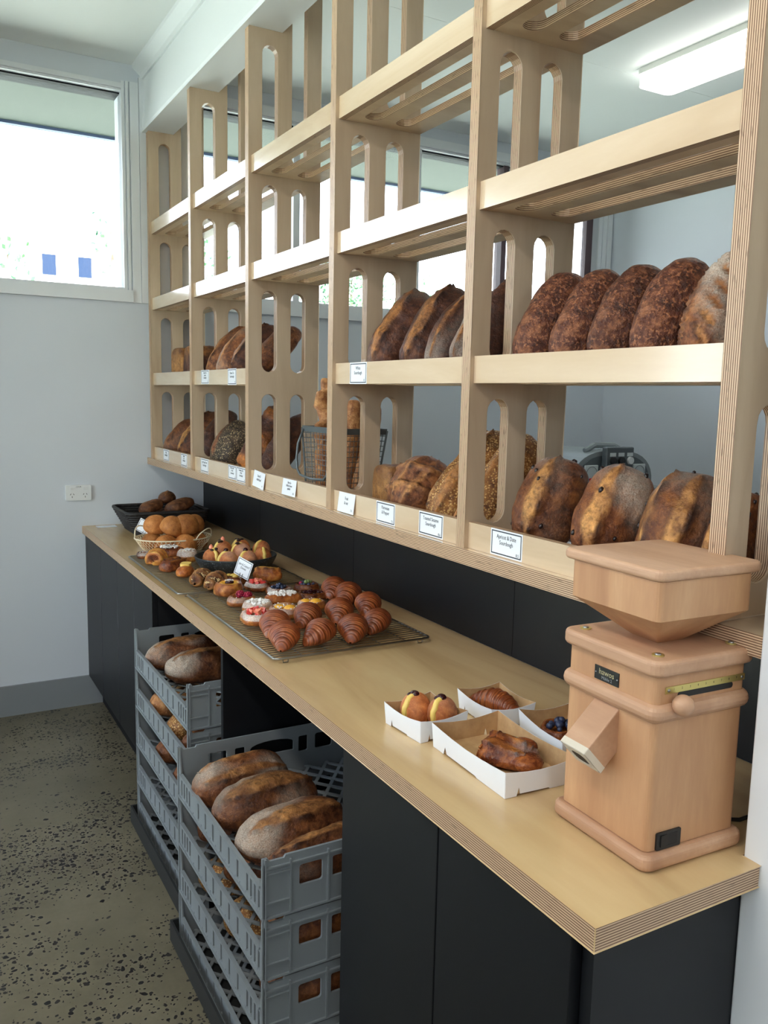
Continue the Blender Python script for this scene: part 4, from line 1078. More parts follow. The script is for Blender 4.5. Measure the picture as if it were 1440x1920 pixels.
def donut(label, X, Y, Z, r, rz, topping, seed, group, tiltx=0):
    """ball dough split open with a custard stripe facing local -x"""
    me = loaf_mesh('filled_donut', r * 2, r * 1.9, r * 1.95, M['donut'], style='none', seed=seed, p=2.1, lump=.0015, flour=.55, nu=30, nv=32)
    o = place(me, 'filled_donut', label, 'donut', X, Y, Z, rz, group, rx=tiltx)
    m = MB(); zc_ = r * .80
    pts = []
    for k in range(11):
        a = rad(-30 + 125 * k / 10); pts.append((-math.cos(a) * r * .98,   .0012 * math.sin(k * 2.1), zc_ + math.sin(a) * r * 1.10))
    m.tube(pts, .01, 8, rs=[r * q for q in (.08, .14, .18, .20, .20, .21, .20, .20, .19, .17, .10)])
    child(m, 'custard', M['custard'], o)
    if topping == 'jam':
        m = MB(); m.ball((-r * .10, 0, r * 1.92), r * .30, 8, 12, (1, 1.1, .75)); m.ball((-r * .28, r * .22, r * 1.86), r * .2, 6, 8, (1, 1, .7)); child(m, 'jam', M['jam'], o)
    elif topping == 'berry':
        m = MB(); m.ball((-r * .2, r * .1, r * 2.02), r * .26, 7, 10); child(m, 'blueberry', M['jam'], o)
    elif topping in ('choc', 'chocstraw'):
        m = MB(); q = random.Random(seed)
        for _ in range(6): m.ball((-r * .2 + q.uniform(-.3, .3) * r, q.uniform(-.35, .35) * r, r * 1.88 + q.uniform(-.1, .12) * r), r * .2, 5, 7, (1.3, 1, .6))
        child(m, 'chocolate', M['choc'], o, False)
        if topping == 'chocstraw':
            m = MB(); m.lathe([(.0005, r * .45), (r * .2, r * .25), (r * .26, 0), (.0005, -.002)], 8, (0, r * .1, r * 1.95)); child(m, 'strawberry_half', M['strawp'], o, False)
    return o
gdt = 'two donuts in the white tray'
donut('left sugar donut with dark jam in the donut tray', .146, .672, HC + .0050, .0315, rad(14), 'jam', 31, gdt)
donut('right golden donut with dark jam drop in the donut tray', .184, .632, HC + .0050, .0315, rad(22), 'jam', 37, gdt)

def croissant_mesh(seed, Ln=.136, R=.041, bend=.55):
    nu, nv = 66, 24
    u = np.linspace(-1, 1, nu); a = np.linspace(0, 2 * math.pi, nv, endpoint=False)
    Ug, A = np.meshgrid(u, a, indexing='ij'); Ug = Ug.ravel(); A = A.ravel()
    au = np.abs(Ug)
    seg = np.array([0, .20, .42, .62, .79, .92, 1.01])
    saw = np.zeros_like(au)
    for i in range(6):
        w = (au >= seg[i]) & (au < seg[i + 1]); saw[w] = (au[w] - seg[i]) / (seg[i + 1] - seg[i])
    r = R * (.24 + .76 * np.clip(1 - au ** 1.8, 0, 1) ** .8) * (1.035 - .085 * saw * (au < .99))
    r = np.where(au > .995, r * .3, r)
    ang = Ug * bend; rho = Ln / 2 / bend
    cx_ = rho * np.sin(ang); cy_ = rho * (1 - np.cos(ang))
    ny, nz = np.cos(A), np.sin(A)
    P = np.stack([cx_ - ny * r * np.sin(ang), cy_ + ny * r * np.cos(ang), np.where(nz > 0, nz, nz * .75) * r * .88], 1)
    P[:, 2] += .8 * r * .75 + .0
    P = P + lumps(P, seed, 60)[:, None] * .0016
    P[:, 2] -= P[:, 2].min()
    edge = np.where(au > .02, np.exp(-(saw / .13) ** 2), 0) * .8 + np.exp(-((1 - saw) / .10) ** 2) * .9
    return grid_mesh('croissant', P, nu, nv, np.stack([np.clip(edge, 0, 1) * (au < .98), (Ug + 1) / 2, np.zeros_like(au)], 1), M['crois'])
RZ = HC + .0168
cro = [(.452, 1.672, 62, 'croissant farthest back on the near rack'), (.455, 1.575, 58, 'large croissant second from the back right on the near rack'), (.452, 1.442, 66, 'croissant third along the right side of the near rack'),
       (.384, 1.262, 55, 'rightmost croissant in the front row, two-lobed'), (.338, 1.405, 70, 'croissant in the middle of the second row'), (.290, 1.228, 72, 'front row croissant third from the left'),
       (.236, 1.398, 60, 'croissant left of middle in the second row'), (.196, 1.228, 44, 'front row croissant second from the left, turned sideways'), (.118, 1.352, 68, 'croissant at the left end of the second row'), (.098, 1.240, 74, 'leftmost croissant in the front row nearest the rack edge')]
for i, (x, y, a, lb) in enumerate(cro):
    me = croissant_mesh(i * 3 + 1, 0.134 if i not in (1,) else .144, .0405 + .0014 * math.sin(i * 1.7), .5 if i != 7 else .7)
    place(me, 'croissant', lb, 'croissant', x, y, RZ, rad(a), 'croissants on the near rack')
me = croissant_mesh(55, .125, .030, .35)
place(me, 'croissant', 'croissant lying in the white paper tray behind the donuts', 'croissant', .333, .652, HC + .005, rad(112))

# cooling racks
def cooling_rack(label, x0, x1, y0, y1):
    r = thing('cooling_rack', label, 'rack', ((x0 + x1) / 2, (y0 + y1) / 2, HC))
    z = HC + .0125
    fr = [(p[0], p[1], z) for p in rrect(x0, x1, y0, y1, .015, 5)]
    MB().tube(fr, .0034, 8, closed=True).build('frame', M['chrome'], r, smooth=True)
    g_ = MB(); n = int((y1 - y0) / .0170)
    for k in range(1, n):
        y = y0 + (y1 - y0) * k / n; g_.tube([(x0, y, z + .0022), (x1, y, z + .0022)], .0014, 5)
    for k in range(1, 6):
        x = x0 + (x1 - x0) * k / 6; g_.tube([(x, y0, z), (x, y1, z)], .0017, 5)
    g_.build('wire_grid', M['chrome'], r)['kind'] = 'stuff'
    for (x, y) in ((x0 + .03, y0 + .004), (x1 - .03, y0 + .004), (x0 + .03, y1 - .004), (x1 - .03, y1 - .004)):
        MB().tube([(x - .008, y, z), (x - .006, y, HC + .0018), (x + .006, y, HC + .0018), (x + .008, y, z)], .0016, 5).build('foot', M['chrome'], r)
cooling_rack('near wire cooling rack on the counter holding croissants', .036, .487, 1.150, 1.898)
cooling_rack('far wire cooling rack on the counter holding the donut dish', .014, .472, 1.915, 2.618)

# pastries
def disc_mesh(R, H, seed, mat, sq=1.0, dip=.5, flour=0, ell=1.0, nu=20, nv=40, swirl=0.0):
    prof = [(0.001, H * dip), (.25, H * dip), (.45, H * dip * 1.02), (.55, H * (dip + .12)), (.64, H * .9), (.74, H), (.86, H * .92), (.95, H * .66), (1.0, H * .36), (.97, H * .12), (.86, 0.0), (.001, 0.0)]
    a = np.linspace(0, 2 * math.pi, nv, endpoint=False); r0 = np.array([p[0] for p in prof]); z0 = np.array([p[1] for p in prof])
    t_ = np.linspace(0, len(prof) - 1, nu * 2); rr = np.interp(t_, range(len(prof)), r0); zz = np.interp(t_, range(len(prof)), z0)
    Rg, A = np.meshgrid(rr, a, indexing='ij'); Zg = np.repeat(zz[:, None], nv, 1)
    Rg, A, Zg = Rg.ravel(), A.ravel(), Zg.ravel()
    k = 1 + .05 * np.sin(3 * A + seed) + .03 * np.sin(5 * A + 2 * seed)
    if sq > 1: k = k * (1 + .10 * np.cos(4 * A + .3))
    P = np.stack([Rg * R * k * np.cos(A), Rg * R * k * np.sin(A) * ell, Zg], 1)
    lam = .5 + .5 * np.sin(Rg * 26 + A * swirl + lumps(P, seed, 80) * 3)
    P = P + lumps(P, seed, 90)[:, None] * .0016 * np.array([1, 1, 1.4]); P[:, 2] = np.maximum(P[:, 2], 0)
    ctr = sstep(.62, .45, Rg) * (Zg > H * .2)
    at = np.stack([np.clip(ctr + .25 * lam * (Rg > .6), 0, 1), flour * (Rg > .5) * (Zg > H * .55) * np.clip(lumps(P, seed + 3, 60) * 2 + .6, 0, 1), .45 * (1 - lam) * (Rg > .62)], 1)
    return grid_mesh('danish_pastry', P, len(rr), nv, at, mat)
gp = 'pastries on the cooling racks'
PASTRY_Z = HC + .0168
def danish(label, X, Y, R, H, seed, mat='pastry', flour=0, ell=1.0, rz=0, sq=1.0, swirl=0, dip=.5):
    return place(disc_mesh(R, H, seed, M[mat], sq, dip, flour, ell, swirl=swirl), 'danish_pastry', label, 'pastry', X, Y, PASTRY_Z, rz, gp)
def bits(o, name, mat, n, R, z, size, seed, shape='cube', sq=(1, 1, 1), stack=.4, ell=1.0, stuff=True):
    q = random.Random(seed); m = MB()
    for _ in range(n):
        d = R * math.sqrt(q.random()); a = q.uniform(0, 6.28); s_ = size * q.uniform(.75, 1.2)
        c = (d * math.cos(a), d * math.sin(a) * ell, z + s_ * .5 + (1 - d / R) * size * 2 * stack * q.random())
        st = len(m.v)
        if shape == 'cube':
            m.box(-s_ / 2, s_ / 2, -s_ / 2, s_ / 2, -s_ / 2, s_ / 2)
            m.xform(Matrix.Translation(c) @ Euler((q.uniform(-.7, .7), q.uniform(-.7, .7), q.uniform(0, 3))).to_matrix().to_4x4(), st)
        elif shape == 'flake':
            m.box(-s_ / 2, s_ / 2, -s_ / 3, s_ / 3, -s_ * .08, s_ * .08)
            m.xform(Matrix.Translation(c) @ Euler((q.uniform(-.9, .9), q.uniform(-.9, .9), q.uniform(0, 3))).to_matrix().to_4x4(), st)
        else: m.ball(c, s_ / 2, 6, 9, sq)
    return child(m, name, mat, o, shape == 'ball', stuff)
# far rack, left edge backward
o = danish('small almond-sugar scroll at the far left corner of the far rack', .062, 2.545, .034, .022, 1, 'darkpastry', .8); bits(o, 'icing_sugar', M['sugar'], 24, .026, .018, .004, 4, 'flake')
o = place(loaf_mesh('pastry_roll', .075, .056, .046, M['pastry'], style='twist', seed=3, p=6, nu=34, nv=30), 'pastry_roll', 'rolled pastry with a spiral end near the left edge of the far rack', 'pastry', .072, 2.415, PASTRY_Z, rad(60), gp)
m = MB(); m.tube([(-.0385, .02 * (1 - k / 40) * math.cos(k * .5), .023 + .017 * (1 - k / 40) * math.sin(k * .5)) for k in range(38)], .0022, 5); child(m, 'spiral_end', M['darkpastry'], o)
o = place(loaf_mesh('almond_croissant', .125, .072, .045, M['darkpastry'], style='none', seed=8, p=2.2, lump=.006, nu=34, nv=30), 'almond_croissant', 'almond pastry thickly dusted with icing sugar below the bun basket', 'pastry', .148, 2.520, PASTRY_Z, rad(-18), gp)
bits(o, 'icing_sugar', M['sugar'], 110, .034, .037, .009, 9, 'flake', ell=.8, stack=.35)
o = danish('round pastry with icing sugar ridges beside the donut dish', .195, 2.425, .041, .040, 12, 'pastry', 1.0, dip=.95); bits(o, 'icing_sugar', M['sugar'], 70, .030, .036, .008, 5, 'flake', stack=.3)
place(loaf_mesh('chocolate_croissant', .105, .062, .040, M['darkpastry'], style='double', hw=.3, seed=14, p=5, nu=34, nv=30), 'chocolate_croissant', 'flat shiny folded pastry in front of the spiral roll', 'pastry', .098, 2.262, PASTRY_Z, rad(35), gp)
o = place(loaf_mesh('custard_pastry', .092, .060, .042, M['pastry'], style='none', seed=19, p=2.6, nu=34, nv=30), 'custard_pastry', 'boat-shaped golden pastry with a custard slab near the left edge', 'pastry', .105, 2.150, PASTRY_Z, rad(62), gp)
m = MB(); m.panel(rrect(-.016, .036, -.017, .017, .012, 4), [], 'XY', .037, .009, 0, 0); child(m, 'custard_slab', M['custard'], o, False)
o = danish('small custard tart almost hidden beside the donut dish', .158, 2.145, .026, .022, 23); m = MB(); m.panel(rrect(-.012, .012, -.010, .010, .006, 3), [], 'XY', .016, .007, 0, 0); child(m, 'custard_slab', M['custard'], o, False)
for i, (x, y, lb) in enumerate(((.125, 2.030, 'nut-crusted twist farther from the camera on the rack edge'), (.148, 1.955, 'nut-crusted twist nearer to the camera beside the first twist'))):
    o = place(loaf_mesh('nut_twist', .135, .048, .036, M['fruit'], style='twist', seed=30 + i, p=2.3, lump=.005, nu=40, nv=30), 'nut_twist', lb, 'pastry', x, y, PASTRY_Z + (.001 if y > 1.9 else 0), rad(55), gp)
    q = random.Random(70 + i); m = MB()
    for _ in range(120):
        s_ = q.uniform(-.058, .058); a = q.uniform(.3, 2.8); k = math.sqrt(max(0, 1 - (s_ / .066) ** 2)); st = len(m.v)
        m.box(-.0035, .0035, -.0022, .0022, -.0009, .0009); m.xform(Matrix.Translation((s_, .025 * k * math.cos(a), .015 + .021 * k * math.sin(a))) @ Euler((a - 1.57, q.uniform(-.5, .5), q.uniform(0, 3))).to_matrix().to_4x4(), st)
    child(m, 'chopped_nuts', M['almond'], o, False, True)
o = danish('danish with pale custard pear pieces behind the nut twists', .232, 1.985, .044, .026, 41, 'darkpastry'); bits(o, 'pear_pieces', M['custard'], 7, .028, .018, .015, 6, 'ball', (1.2, .8, .7), .2)
o = danish('glossy round danish with a yellow peach ring and dark center', .155, 1.828, .047, .042, 44, 'pastry', 0, 1.0, 0, 1, 5, .8)
m = MB(); m.lathe([(.012, .034), (.022, .040), (.030, .0405), (.034, .037), (.020, .033)], 28); child(m, 'peach_ring', M['peach'], o)
m = MB(); m.ball((0, 0, .040), .013, 7, 12, (1.2, 1, .55)); child(m, 'plum_filling', M['jam'], o); bits(o, 'icing_sugar', M['sugar'], 26, .014, .045, .004, 3, 'flake')
o = danish('danish topped with two large raspberries', .146, 1.690, .046, .028, 47, 'pastry', .5, 1.0, 0, 1, 4)
def raspberry(o, c, ax):
    m = MB(); q = random.Random(int(abs(c[0]) * 9000) + 5)
    for i in range(5):
        zz = -.011 + i * .0052; rr = (.0075, .0095, .0092, .0074, .004)[i]; n = max(4, int(rr * 900))
        for k in range(n): m.ball((zz, rr * math.cos(6.28 * k / n + i), rr * math.sin(6.28 * k / n + i)), .0033, 4, 6)
    m.ball((-.002, 0, 0), .0078, 6, 8, (1.3, 1, 1))
    m.xform(Matrix.Translation(c) @ Matrix.Rotation(ax, 4, 'Z')); return child(m, 'raspberry', M['rasp'], o)
raspberry(o, (.002, .012, .030), .3); raspberry(o, (.018, -.012, .030), .5); bits(o, 'icing_sugar', M['sugar'], 16, .04, .022, .004, 3, 'flake', stack=0)
o = danish('strawberry danish beside the sign, farther from the camera', .262, 1.858, .043, .026, 51, 'darkpastry', .9); bits(o, 'strawberry_pieces', M['straw'], 9, .024, .018, .012, 6, 'cube'); bits(o, 'strawberry_flesh', M['strawp'], 5, .02, .024, .010, 8, 'cube')
o = place(loaf_mesh('sweet_bun', .100, .066, .046, M['pastry'], style='slash', hw=.5, seed=55, p=2.8, nu=34, nv=30), 'sweet_bun', 'glazed golden bun behind the strawberry danish', 'bun', .338, 1.960, PASTRY_Z, rad(-25), gp)
o = danish('danish heaped with blueberries', .300, 1.765, .045, .026, 58, 'darkpastry', .7); bits(o, 'blueberries', M['blue'], 16, .026, .017, .0125, 9, 'ball', (1, 1, .92), .5)
o = danish('sugar crumble danish behind the front strawberry danish', .162, 1.598, .046, .030, 61, 'pastry', 1.0); bits(o, 'crumble', M['sugar'], 60, .036, .022, .008, 4, 'cube', stack=.5)
o = danish('front strawberry danish with icing sugar rim beside the croissants', .118, 1.480, .050, .030, 64, 'pastry', 1.1, 1.0, 0, 1, 4); bits(o, 'strawberry_pieces', M['straw'], 13, .030, .020, .012, 6, 'cube', stack=.7); bits(o, 'strawberry_flesh', M['strawp'], 10, .027, .026, .011, 8, 'cube', stack=.7); bits(o, 'icing_sugar', M['sugar'], 60, .047, .026, .004, 12, 'flake', stack=0)
o = place(loaf_mesh('crumble_slice', .118, .056, .038, M['pastry'], style='none', seed=66, p=3.2, lump=.003, nu=34, nv=30), 'crumble_slice', 'long pastry with white crumble topping in the middle of the near rack', 'pastry', .262, 1.640, PASTRY_Z, rad(-8), gp); bits(o, 'crumble', M['sugar'], 80, .046, .030, .008, 7, 'cube', ell=.4, stack=.4)
o = danish('mixed berry danish with green fruit and redcurrants', .402, 1.775, .043, .026, 68, 'darkpastry', 0); bits(o, 'blueberries', M['blue'], 6, .022, .018, .0125, 2, 'ball'); bits(o, 'green_fruit', M['kiwi'], 3, .015, .026, .012, 5, 'ball'); bits(o, 'redcurrants', M['rasp'], 5, .024, .020, .012, 9, 'ball')
o = danish('dark berry tart beside the farthest croissant', .372, 1.668, .052, .024, 71, 'darkpastry', 0, .85); bits(o, 'dark_berries', M['jam'], 26, .034, .014, .011, 4, 'ball', (1.2, 1, .6))
o = danish('glazed apricot danish with sugared almonds behind the left croissants', .215, 1.515, .050, .028, 74, 'pastry', .8); m = MB(); m.ball((.010, -.014, .024), .019, 8, 12, (1, 1, .5)); m.ball((-.012, .012, .024), .016, 8, 12, (1, 1, .5)); child(m, 'apricot_half', M['peach'], o); bits(o, 'icing_sugar', M['sugar'], 36, .04, .024, .006, 6, 'flake', stack=.1)
o = danish('apricot danish between the middle croissants and the dark tart', .318, 1.555, .043, .026, 77, 'pastry', .7); m = MB(); m.ball((.012, -.008, .022), .018, 8, 12, (1.1, 1, .55)); m.ball((-.016, .006, .022), .016, 8, 12, (1.1, 1, .55)); child(m, 'apricot_half', M['peach'], o); bits(o, 'icing_sugar', M['sugar'], 22, .038, .022, .005, 8, 'flake', stack=.1)

# square glazed pastry in the large tray, blueberries pastry in the hidden tray
o = place(loaf_mesh('glazed_pastry', .098, .082, .040, M['darkpastry'], style='double', hw=.5, seed=81, p=4.5, lump=.007, nu=44, nv=44, flour=.25), 'glazed_pastry', 'dark glazed square pastry with flaky folds in the large tray', 'pastry', .196, .432, HC + .0050, rad(-64), None)
m = MB(); q = random.Random(4)
for k in range(7):
    m.tube([(-.047 + .001 * k, -.034 + .012 * j, .006 + k * .0042 + .002 * math.sin(j + k)) for j in range(7)], .0024, 5)
child(m, 'pastry_layers', M['pastry'], o)
m = MB(); m.ball((.042, -.012, .018), .030, 8, 12, (1, 1.1, .5)); m.ball((.018, .030, .030), .020, 8, 10, (1.3, .8, .6)); child(m, 'folded_corner', M['darkpastry'], o)
o = place(disc_mesh(.044, .026, 85, M['darkpastry'], 1, .5, 0), 'danish_pastry', 'blueberry danish in the tray half hidden by the mill', 'pastry', .360, .478, HC + .0050, 0, None); bits(o, 'blueberries', M['blue'], 18, .028, .018, .0135, 9, 'ball', (1, 1, .95), .5)

# ------------------------------------------------------------------ donut dish, bun basket, black basket
ds = thing('donut_dish', 'dark speckled oval dish filled with custard donuts on the far rack', 'dish', (.318, 2.225, HC + .0168))
def speckle():
    m, t, b = newmat('speckled_dark_glaze'); f = noise(t, pos(t), 170, 3, 0.6)
    t.links.new(ramp(t, f, [(0.5, rgb(44, 48, 50)), (0.62, rgb(66, 72, 74)), (0.70, rgb(150, 156, 156))]), b.inputs['Base Color']); b.inputs['Roughness'].default_value = 0.35; return m
M['speck'] = speckle()
MB().lathe([(.001, .0), (.112, .0), (.128, .006), (.142, .030), (.148, .046), (.1475, .049), (.143, .049), (.137, .032), (.122, .010), (.001, .008)], 56, (0, 0, 0), 1.03, .90, cap=False).build('dish_body', M['speck'], ds, smooth=True, local=True)
dn = [(.228, 2.230, 2.3, 'chocstraw', 'donut with chocolate and a strawberry half at the left of the dish'), (.298, 2.312, .6, 'chocstraw', 'donut with chocolate and red fruit behind the left donut in the dish'), (.262, 2.150, .35, 'berry', 'custard-striped donut at the front of the dish'),
      (.372, 2.318, .4, 'choc', 'donut with dark topping at the back of the dish'), (.330, 2.135, .8, 'berry', 'donut with a dark berry right behind the small sign'), (.342, 2.232, .2, 'choc', 'custard donut in the middle of the dish'),
      (.402, 2.170, 1.9, 'none', 'custard donut at the right end of the dish'), (.430, 2.255, .9, 'none', 'plain sugar donut at the back right of the dish')]
for i, (x, y, a, tp, lb) in enumerate(dn):
    donut(lb, x, y, HC + .0168 + .0105 + (.012 if i in (1, 3, 5, 7) else .001), .0345, a - .5, tp, 200 + i * 7, 'donuts in the dish')

wb_ = thing('wire_bun_basket', 'cream wire basket heaped with round brown buns', 'basket', (.226, 2.735, HC))
rx_, ry_ = .158, .122
el = lambda f, z, n=48: [(f * rx_ * math.cos(6.2832 * k / n), f * ry_ * math.sin(6.2832 * k / n), z) for k in range(n)]
MB().tube(el(1.0, .060), .0030, 7, True).build('rim', M['cream'], wb_, smooth=True, local=True)
MB().tube(el(.74, .004), .0026, 7, True).build('base_ring', M['cream'], wb_, smooth=True, local=True)
m = MB(); nW = 54
for k in range(nW):
    for sg in (1, -1):
        pts = []
        for j in range(6):
            t_ = j / 5; a = 6.2832 * (k + sg * 2.2 * t_) / nW; f_ = .74 + .26 * t_ ** .8
            pts.append((f_ * rx_ * math.cos(a), f_ * ry_ * math.sin(a), .004 + .056 * t_))
        m.tube(pts, .0009, 4)
for k in range(-5, 6):
    x = k / 6 * .74; y = .74 * math.sqrt(max(0, 1 - (k / 6) ** 2)); m.tube([(x * rx_, -y * ry_, .004), (x * rx_, y * ry_, .004)], .0009, 4)
o = m.build('wire_lattice', M['cream'], wb_, local=True); o['kind'] = 'stuff'
for a0 in (-.75, 2.39):
    hp2 = []
    for k in range(13):
        a = a0 + (-.42 + .84 * k / 12); q_ = math.sin(math.pi * k / 12)
        hp2.append((rx_ * (1 + .05 * q_) * math.cos(a), ry_ * (1 + .05 * q_) * math.sin(a), .060 + .040 * q_ ** .7))
    MB().tube(hp2, .0026, 6).build('handle', M['cream'], wb_, smooth=True, local=True)
bn = [(.140, 2.752, 0, .046, 'bun at the left end of the bottom layer in the wire basket'), (.178, 2.672, 0, .046, 'bun at the front left of the bottom layer in the wire basket'), (.252, 2.652, 0, .047, 'bun at the front middle of the bottom layer in the wire basket'), (.318, 2.712, 0, .044, 'bun at the right end of the bottom layer in the wire basket'),
      (.232, 2.760, 0, .044, 'bun buried in the middle of the wire basket'), (.300, 2.795, 0, .044, 'bun at the back right of the wire basket'),
      (.160, 2.772, 1, .049, 'upper left bun in the wire basket'), (.194, 2.702, 1, .052, 'upper bun tilted toward the camera in the wire basket'), (.266, 2.706, 1, .053, 'large upper right bun in the wire basket'), (.312, 2.752, 1, .047, 'upper bun behind the large right bun')]
for i, (x, y, ly, r_, lb) in enumerate(bn):
    me = loaf_mesh('round_bun', r_ * 2.05, r_ * 1.9, r_ * 1.62, M['bun'], style='none', seed=300 + i * 5, p=2.2, lump=.0012, nu=28, nv=30)
    z = HC + .0055 if not ly else HC + .072
    o = place(me, 'round_bun', lb, 'bun', x, y, z, rng.uniform(0, 3), 'buns in the wire basket', rx=(.5 if i == 7 else (.2 if ly else 0)))

kb = thing('wicker_basket', 'black wicker basket with dark rolls against the far wall', 'basket', (.325, 3.300, HC))
def wick_ring(t_): # rectangle ring interpolated base to rim
    x0, x1, y0, y1 = lerp(-.150, -.195, t_), lerp(.160, .185, t_), lerp(-.130, -.165, t_), lerp(.120, .165, t_)
    return rrect(x0, x1, y0, y1, .03, 6)
m = MB()
for j in range(10):
    t_ = j / 9; z = .006 + .094 * t_; pts = wick_ring(t_)
    dense = []
    for k in range(len(pts)):
        a_, b_ = pts[k], pts[(k + 1) % len(pts)]; d_ = math.dist(a_, b_); n = max(1, int(d_ / .016))
        dense += [(lerp(a_[0], b_[0], i / n), lerp(a_[1], b_[1], i / n)) for i in range(n)]
    m.tube([(p[0] * (1 + .010 * (-1) ** (k + j)), p[1] * (1 + .012 * (-1) ** (k + j)), z) for k, p in enumerate(dense)], .0062, 5, True)
m.build('woven_sides', M['wick'], kb, smooth=True, local=True)
MB().tube([(p[0], p[1], .104) for p in wick_ring(1.02)], .0075, 7, True).build('rim', M['wick'], kb, smooth=True, local=True)
MB().panel(wick_ring(0), [], 'XY', .001, .008, 0, 0).build('basket_floor', M['wick'], kb, local=True)
rl = [(.262, 3.225, .098, .12, .08, 20, 'dark roll at the left of the heap in the black wicker basket'), (.350, 3.290, .128, .12, .08, 65, 'dark roll standing highest in the black wicker basket'), (.392, 3.205, .100, .15, .085, 10, 'long dark roll at the right of the black wicker basket'),
      (.300, 3.320, .045, .12, .07, 0, 'dark roll low at the back of the black wicker basket'), (.330, 3.215, .048, .14, .08, 40, 'dark roll in the middle of the black wicker basket'), (.430, 3.34, .045, .11, .07, 30, 'dark roll at the back right of the black wicker basket')]
for i, (x, y, z, ln, wd, a, lb) in enumerate(rl):
    me = loaf_mesh('dark_roll', ln, wd, .058, M['darkbun'], style='thin' if i % 2 else 'none', seed=400 + i * 3, lump=.003, nu=30, nv=28)
    place(me, 'dark_roll', lb, 'roll', x, y, HC + z, rad(a), 'rolls in the wicker basket', ry=(-.25 if i in (0, 2) else 0))

def table_sign(label, X, Y, Z, facing, w, h, txt, tilt=12, roll=0):
    """card on a small wire stand; facing = heading of the card normal in degrees"""
    r = thing('table_sign', label, 'sign', (X, Y, Z), 0, None)
    B4 = Matrix.Rotation(rad(facing + 90), 4, 'Z') @ Matrix.Rotation(rad(90 - tilt), 4, 'X')
    Mx = Matrix.Translation((0, 0, .030)) @ B4 @ Matrix.Rotation(rad(roll), 4, 'Z')
    c = MB(); c.box(-w / 2, w / 2, 0, h, -.0012, 0); c.xform(Mx); c.build('card', M['card'], r, local=True)
    b = MB(); b.panel(rect(-w / 2 + .003, w / 2 - .003, .003, h - .003), [rect(-w / 2 + .005, w / 2 - .005, .005, h - .005)], 'XY', 0.00003, .0002, 0, 0); b.xform(Mx); b.build('printed_border', M['ink'], r, local=True)
    lettering(txt, .011, M['ink'], r, Mx @ Matrix.Translation((0, h * .58, .0003)), xs=.8)
    s_ = MB()
    for sg in (-1, 1):
        s_.tube([Mx @ Vector((sg * .006, .012, .0012)), Mx @ Vector((sg * .006, -.004, .0012)), Vector((0, 0, .026)), Vector((0, 0, .002))], .0012, 5)
    s_.lathe([(.0005, 0), (.011, 0), (.010, .003), (.0005, .004)], 14); s_.build('stand', M['steel'], r, local=True)
    return r
table_sign('small white sign on a wire stand in front of the donut dish', .232, 1.938, HC + .0168, 205, .072, .060, 'Jam & Custard\nDonuts', 12, -14)
table_sign('white sign on a stand in front of the black wicker basket', .170, 3.020, HC + .0002, 228, .092, .058, 'Spelt & Malt\nRolls', 12, -24)
fc = MB(); fc.box(.058, .150, 3.455, 3.515, HC + .0004, HC + .002); fc_ = fc.build('flat_card', M['card']); tagit(fc_, 'blank white card lying flat at the far corner of the counter', 'card')

# ------------------------------------------------------------------ far wall outlet, back room fittings
pw = thing('power_outlet', 'white double power outlet on the far wall above the counter', 'outlet', (-.014, L - .0005, 1.0665))
MB().panel(rrect(-.073, .045, 1.029, 1.103, .004, 3), [], 'XZ', L - .011, .0105, 0, 0).build('face_plate', M['plastic_w'], pw, bevel=.002)
for x in (-.044, .016):
    MB().box(x - .008, x + .008, L - .0145, L - .0105, 1.082, 1.093).build('rocker', M['plastic_w'], pw, bevel=.001)
    m = MB()
    for (dx, dz, rt) in ((-.007, .0, 28), (.007, .0, -28), (0, -.013, 0)):
        st = len(m.v); m.box(-.0012, .0012, -.0005, .0, -.004, .004); m.xform(Matrix.Translation((x + dx, L - .0109, 1.059 + dz)) @ Matrix.Rotation(rad(rt), 4, 'Y'), st)
    m.build('pin_slots', M['slotdark'], pw)
lettering('CP.M', .011, M['ink'], pw, Matrix.Translation((-.014 + .014, -.0108, 1.094 - 1.0665)) @ Matrix(((1, 0, 0, 0), (0, 0, -1, 0), (0, 1, 0, 0), (0, 0, 0, 1))))

lt = thing('ceiling_light', 'long lit batten light on the back room ceiling', 'light', (2.385, 1.70, ZC))
MB().panel(rrect(2.275, 2.495, 1.09, 2.315, .03, 5), [], 'XY', ZC - .026, .0255, 0, 0).build('light_body', M['lampbase'], lt, bevel=.003)
m = MB(); m.panel(rrect(2.279, 2.491, 1.094, 2.311, .034, 6), [], 'XY', ZC - .078, .052, 0, 0); m.build('diffuser', M['lamp'], lt, bevel=.024, seg=4, smooth=False)

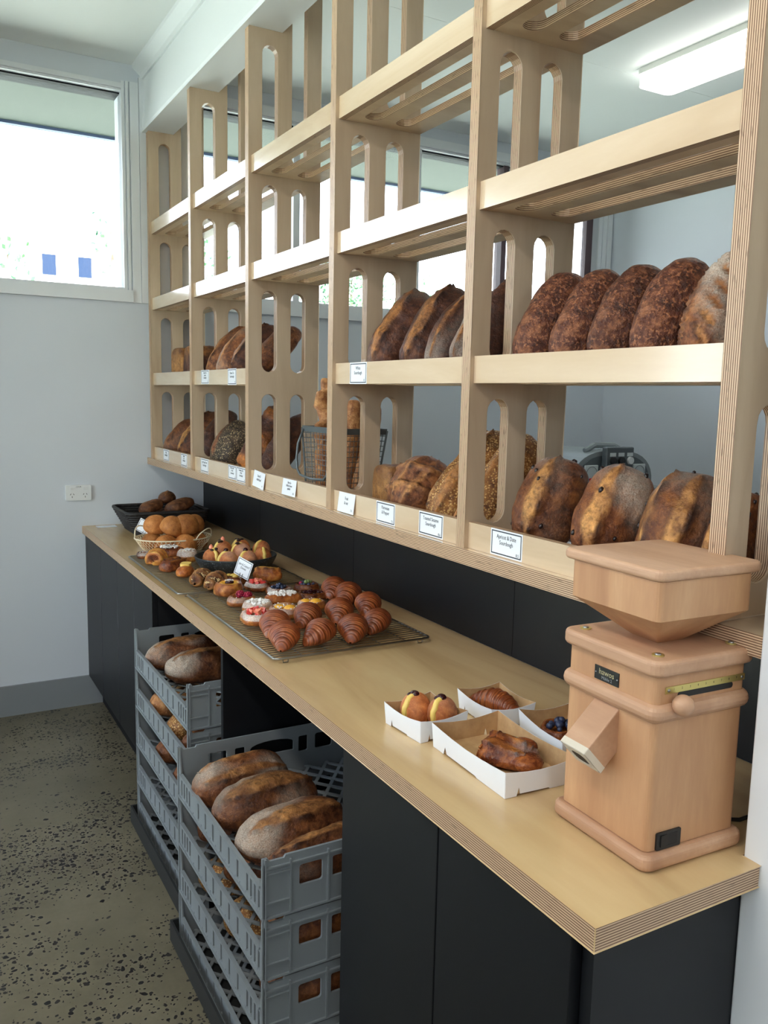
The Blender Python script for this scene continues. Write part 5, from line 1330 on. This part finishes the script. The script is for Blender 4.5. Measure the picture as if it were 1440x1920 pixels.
mc = thing('dough_machine', 'grey dough machine with gauges and control panel in the back room', 'machine', (2.165, 2.42, 0))
half = lambda rx, rz, z0, n=18: [(rx * math.copysign(abs(math.cos(a)) ** .75, math.cos(a)), z0 + rz * abs(math.sin(a)) ** .8) for a in [math.pi * k / n for k in range(n + 1)]]
MB().panel([(.255, 1.16)] + half(.255, .165, 1.165) + [(-.255, 1.16)], [], 'XZ', -.22, .36, 0, 0).build('hood', M['machine'], mc, local=True, bevel=.012, seg=3)
MB().panel([(.230, 1.165)] + half(.230, .140, 1.17) + [(-.230, 1.165)], [], 'XZ', -.226, .006, 0, 0).build('front_panel', M['machine_dk'], mc, local=True)
MB().box(-.30, .30, -.25, .25, .12, 1.158).build('body', M['machine'], mc, local=True, bevel=.02, seg=3)
for (x, y) in ((-.25, -.2), (.25, -.2), (-.25, .2), (.25, .2)):
    MB().lathe([(.001, 0), (.03, 0), (.03, .12), (.001, .12)], 12, (x, y, 0), cap=False).build('foot', M['rubber'], mc, local=True)
cp_ = MB().box(-.085, .085, -.262, -.226, 1.17, 1.348).build('control_panel', M['machine_dk'], mc, local=True, bevel=.006)
MB().tube([(-.12, -.15, 1.325), (-.06, -.15, 1.352), (.06, -.15, 1.350), (.12, -.15, 1.322)], .014, 8).build('top_handle', M['machine'], mc, local=True)
FM = Matrix(((1, 0, 0, 0), (0, 0, -1, 0), (0, 1, 0, 0), (0, 0, 0, 1)))
for i, x in enumerate((-.050, .003, .058)):
    m = MB(); m.lathe([(.001, .0), (.018, .0), (.017, .012), (.001, .013)], 18, cap=False); m.xform(Matrix.Translation((x, -.2625, 1.285)) @ FM); q = m.build('push_button', [M['rubber'], M['rubber'], M['plastic_w']][i], None); q.parent = cp_
    m = MB(); m.box(x - .018, x + .018, -.2645, -.2622, 1.305, 1.322); q = m.build('button_plate', M['gauge'], None); q.parent = cp_
m = MB(); m.lathe([(.016, 0), (.033, 0), (.033, .004), (.016, .004)], 24, cap=False); m.xform(Matrix.Translation((.003, -.2625, 1.215)) @ FM); q = m.build('stop_ring', M['yellow'], None); q.parent = cp_
for x in (-.052, .060):
    m = MB(); m.box(x - .016, x + .016, -.2645, -.2622, 1.232, 1.248); q = m.build('button_plate', M['gauge'], None); q.parent = cp_
for x in (-.150, .152):
    gg = MB().box(x - .040, x + .040, -.236, -.2265, 1.187, 1.265).build('gauge', M['gauge'], mc, local=True, bevel=.003)
    m = MB(); m.tube([(x + .032 * math.cos(6.28 * k / 24), -.2372, 1.226 + .032 * math.sin(6.28 * k / 24)) for k in range(24)], .0016, 5, True); q = m.build('dial_ring', M['machine'], None); q.parent = gg
    if x < 0:
        m = MB(); m.box(x - .014, x + .010, -.2385, -.2365, 1.192, 1.205); q = m.build('red_readout', M['red'], None); q.parent = gg
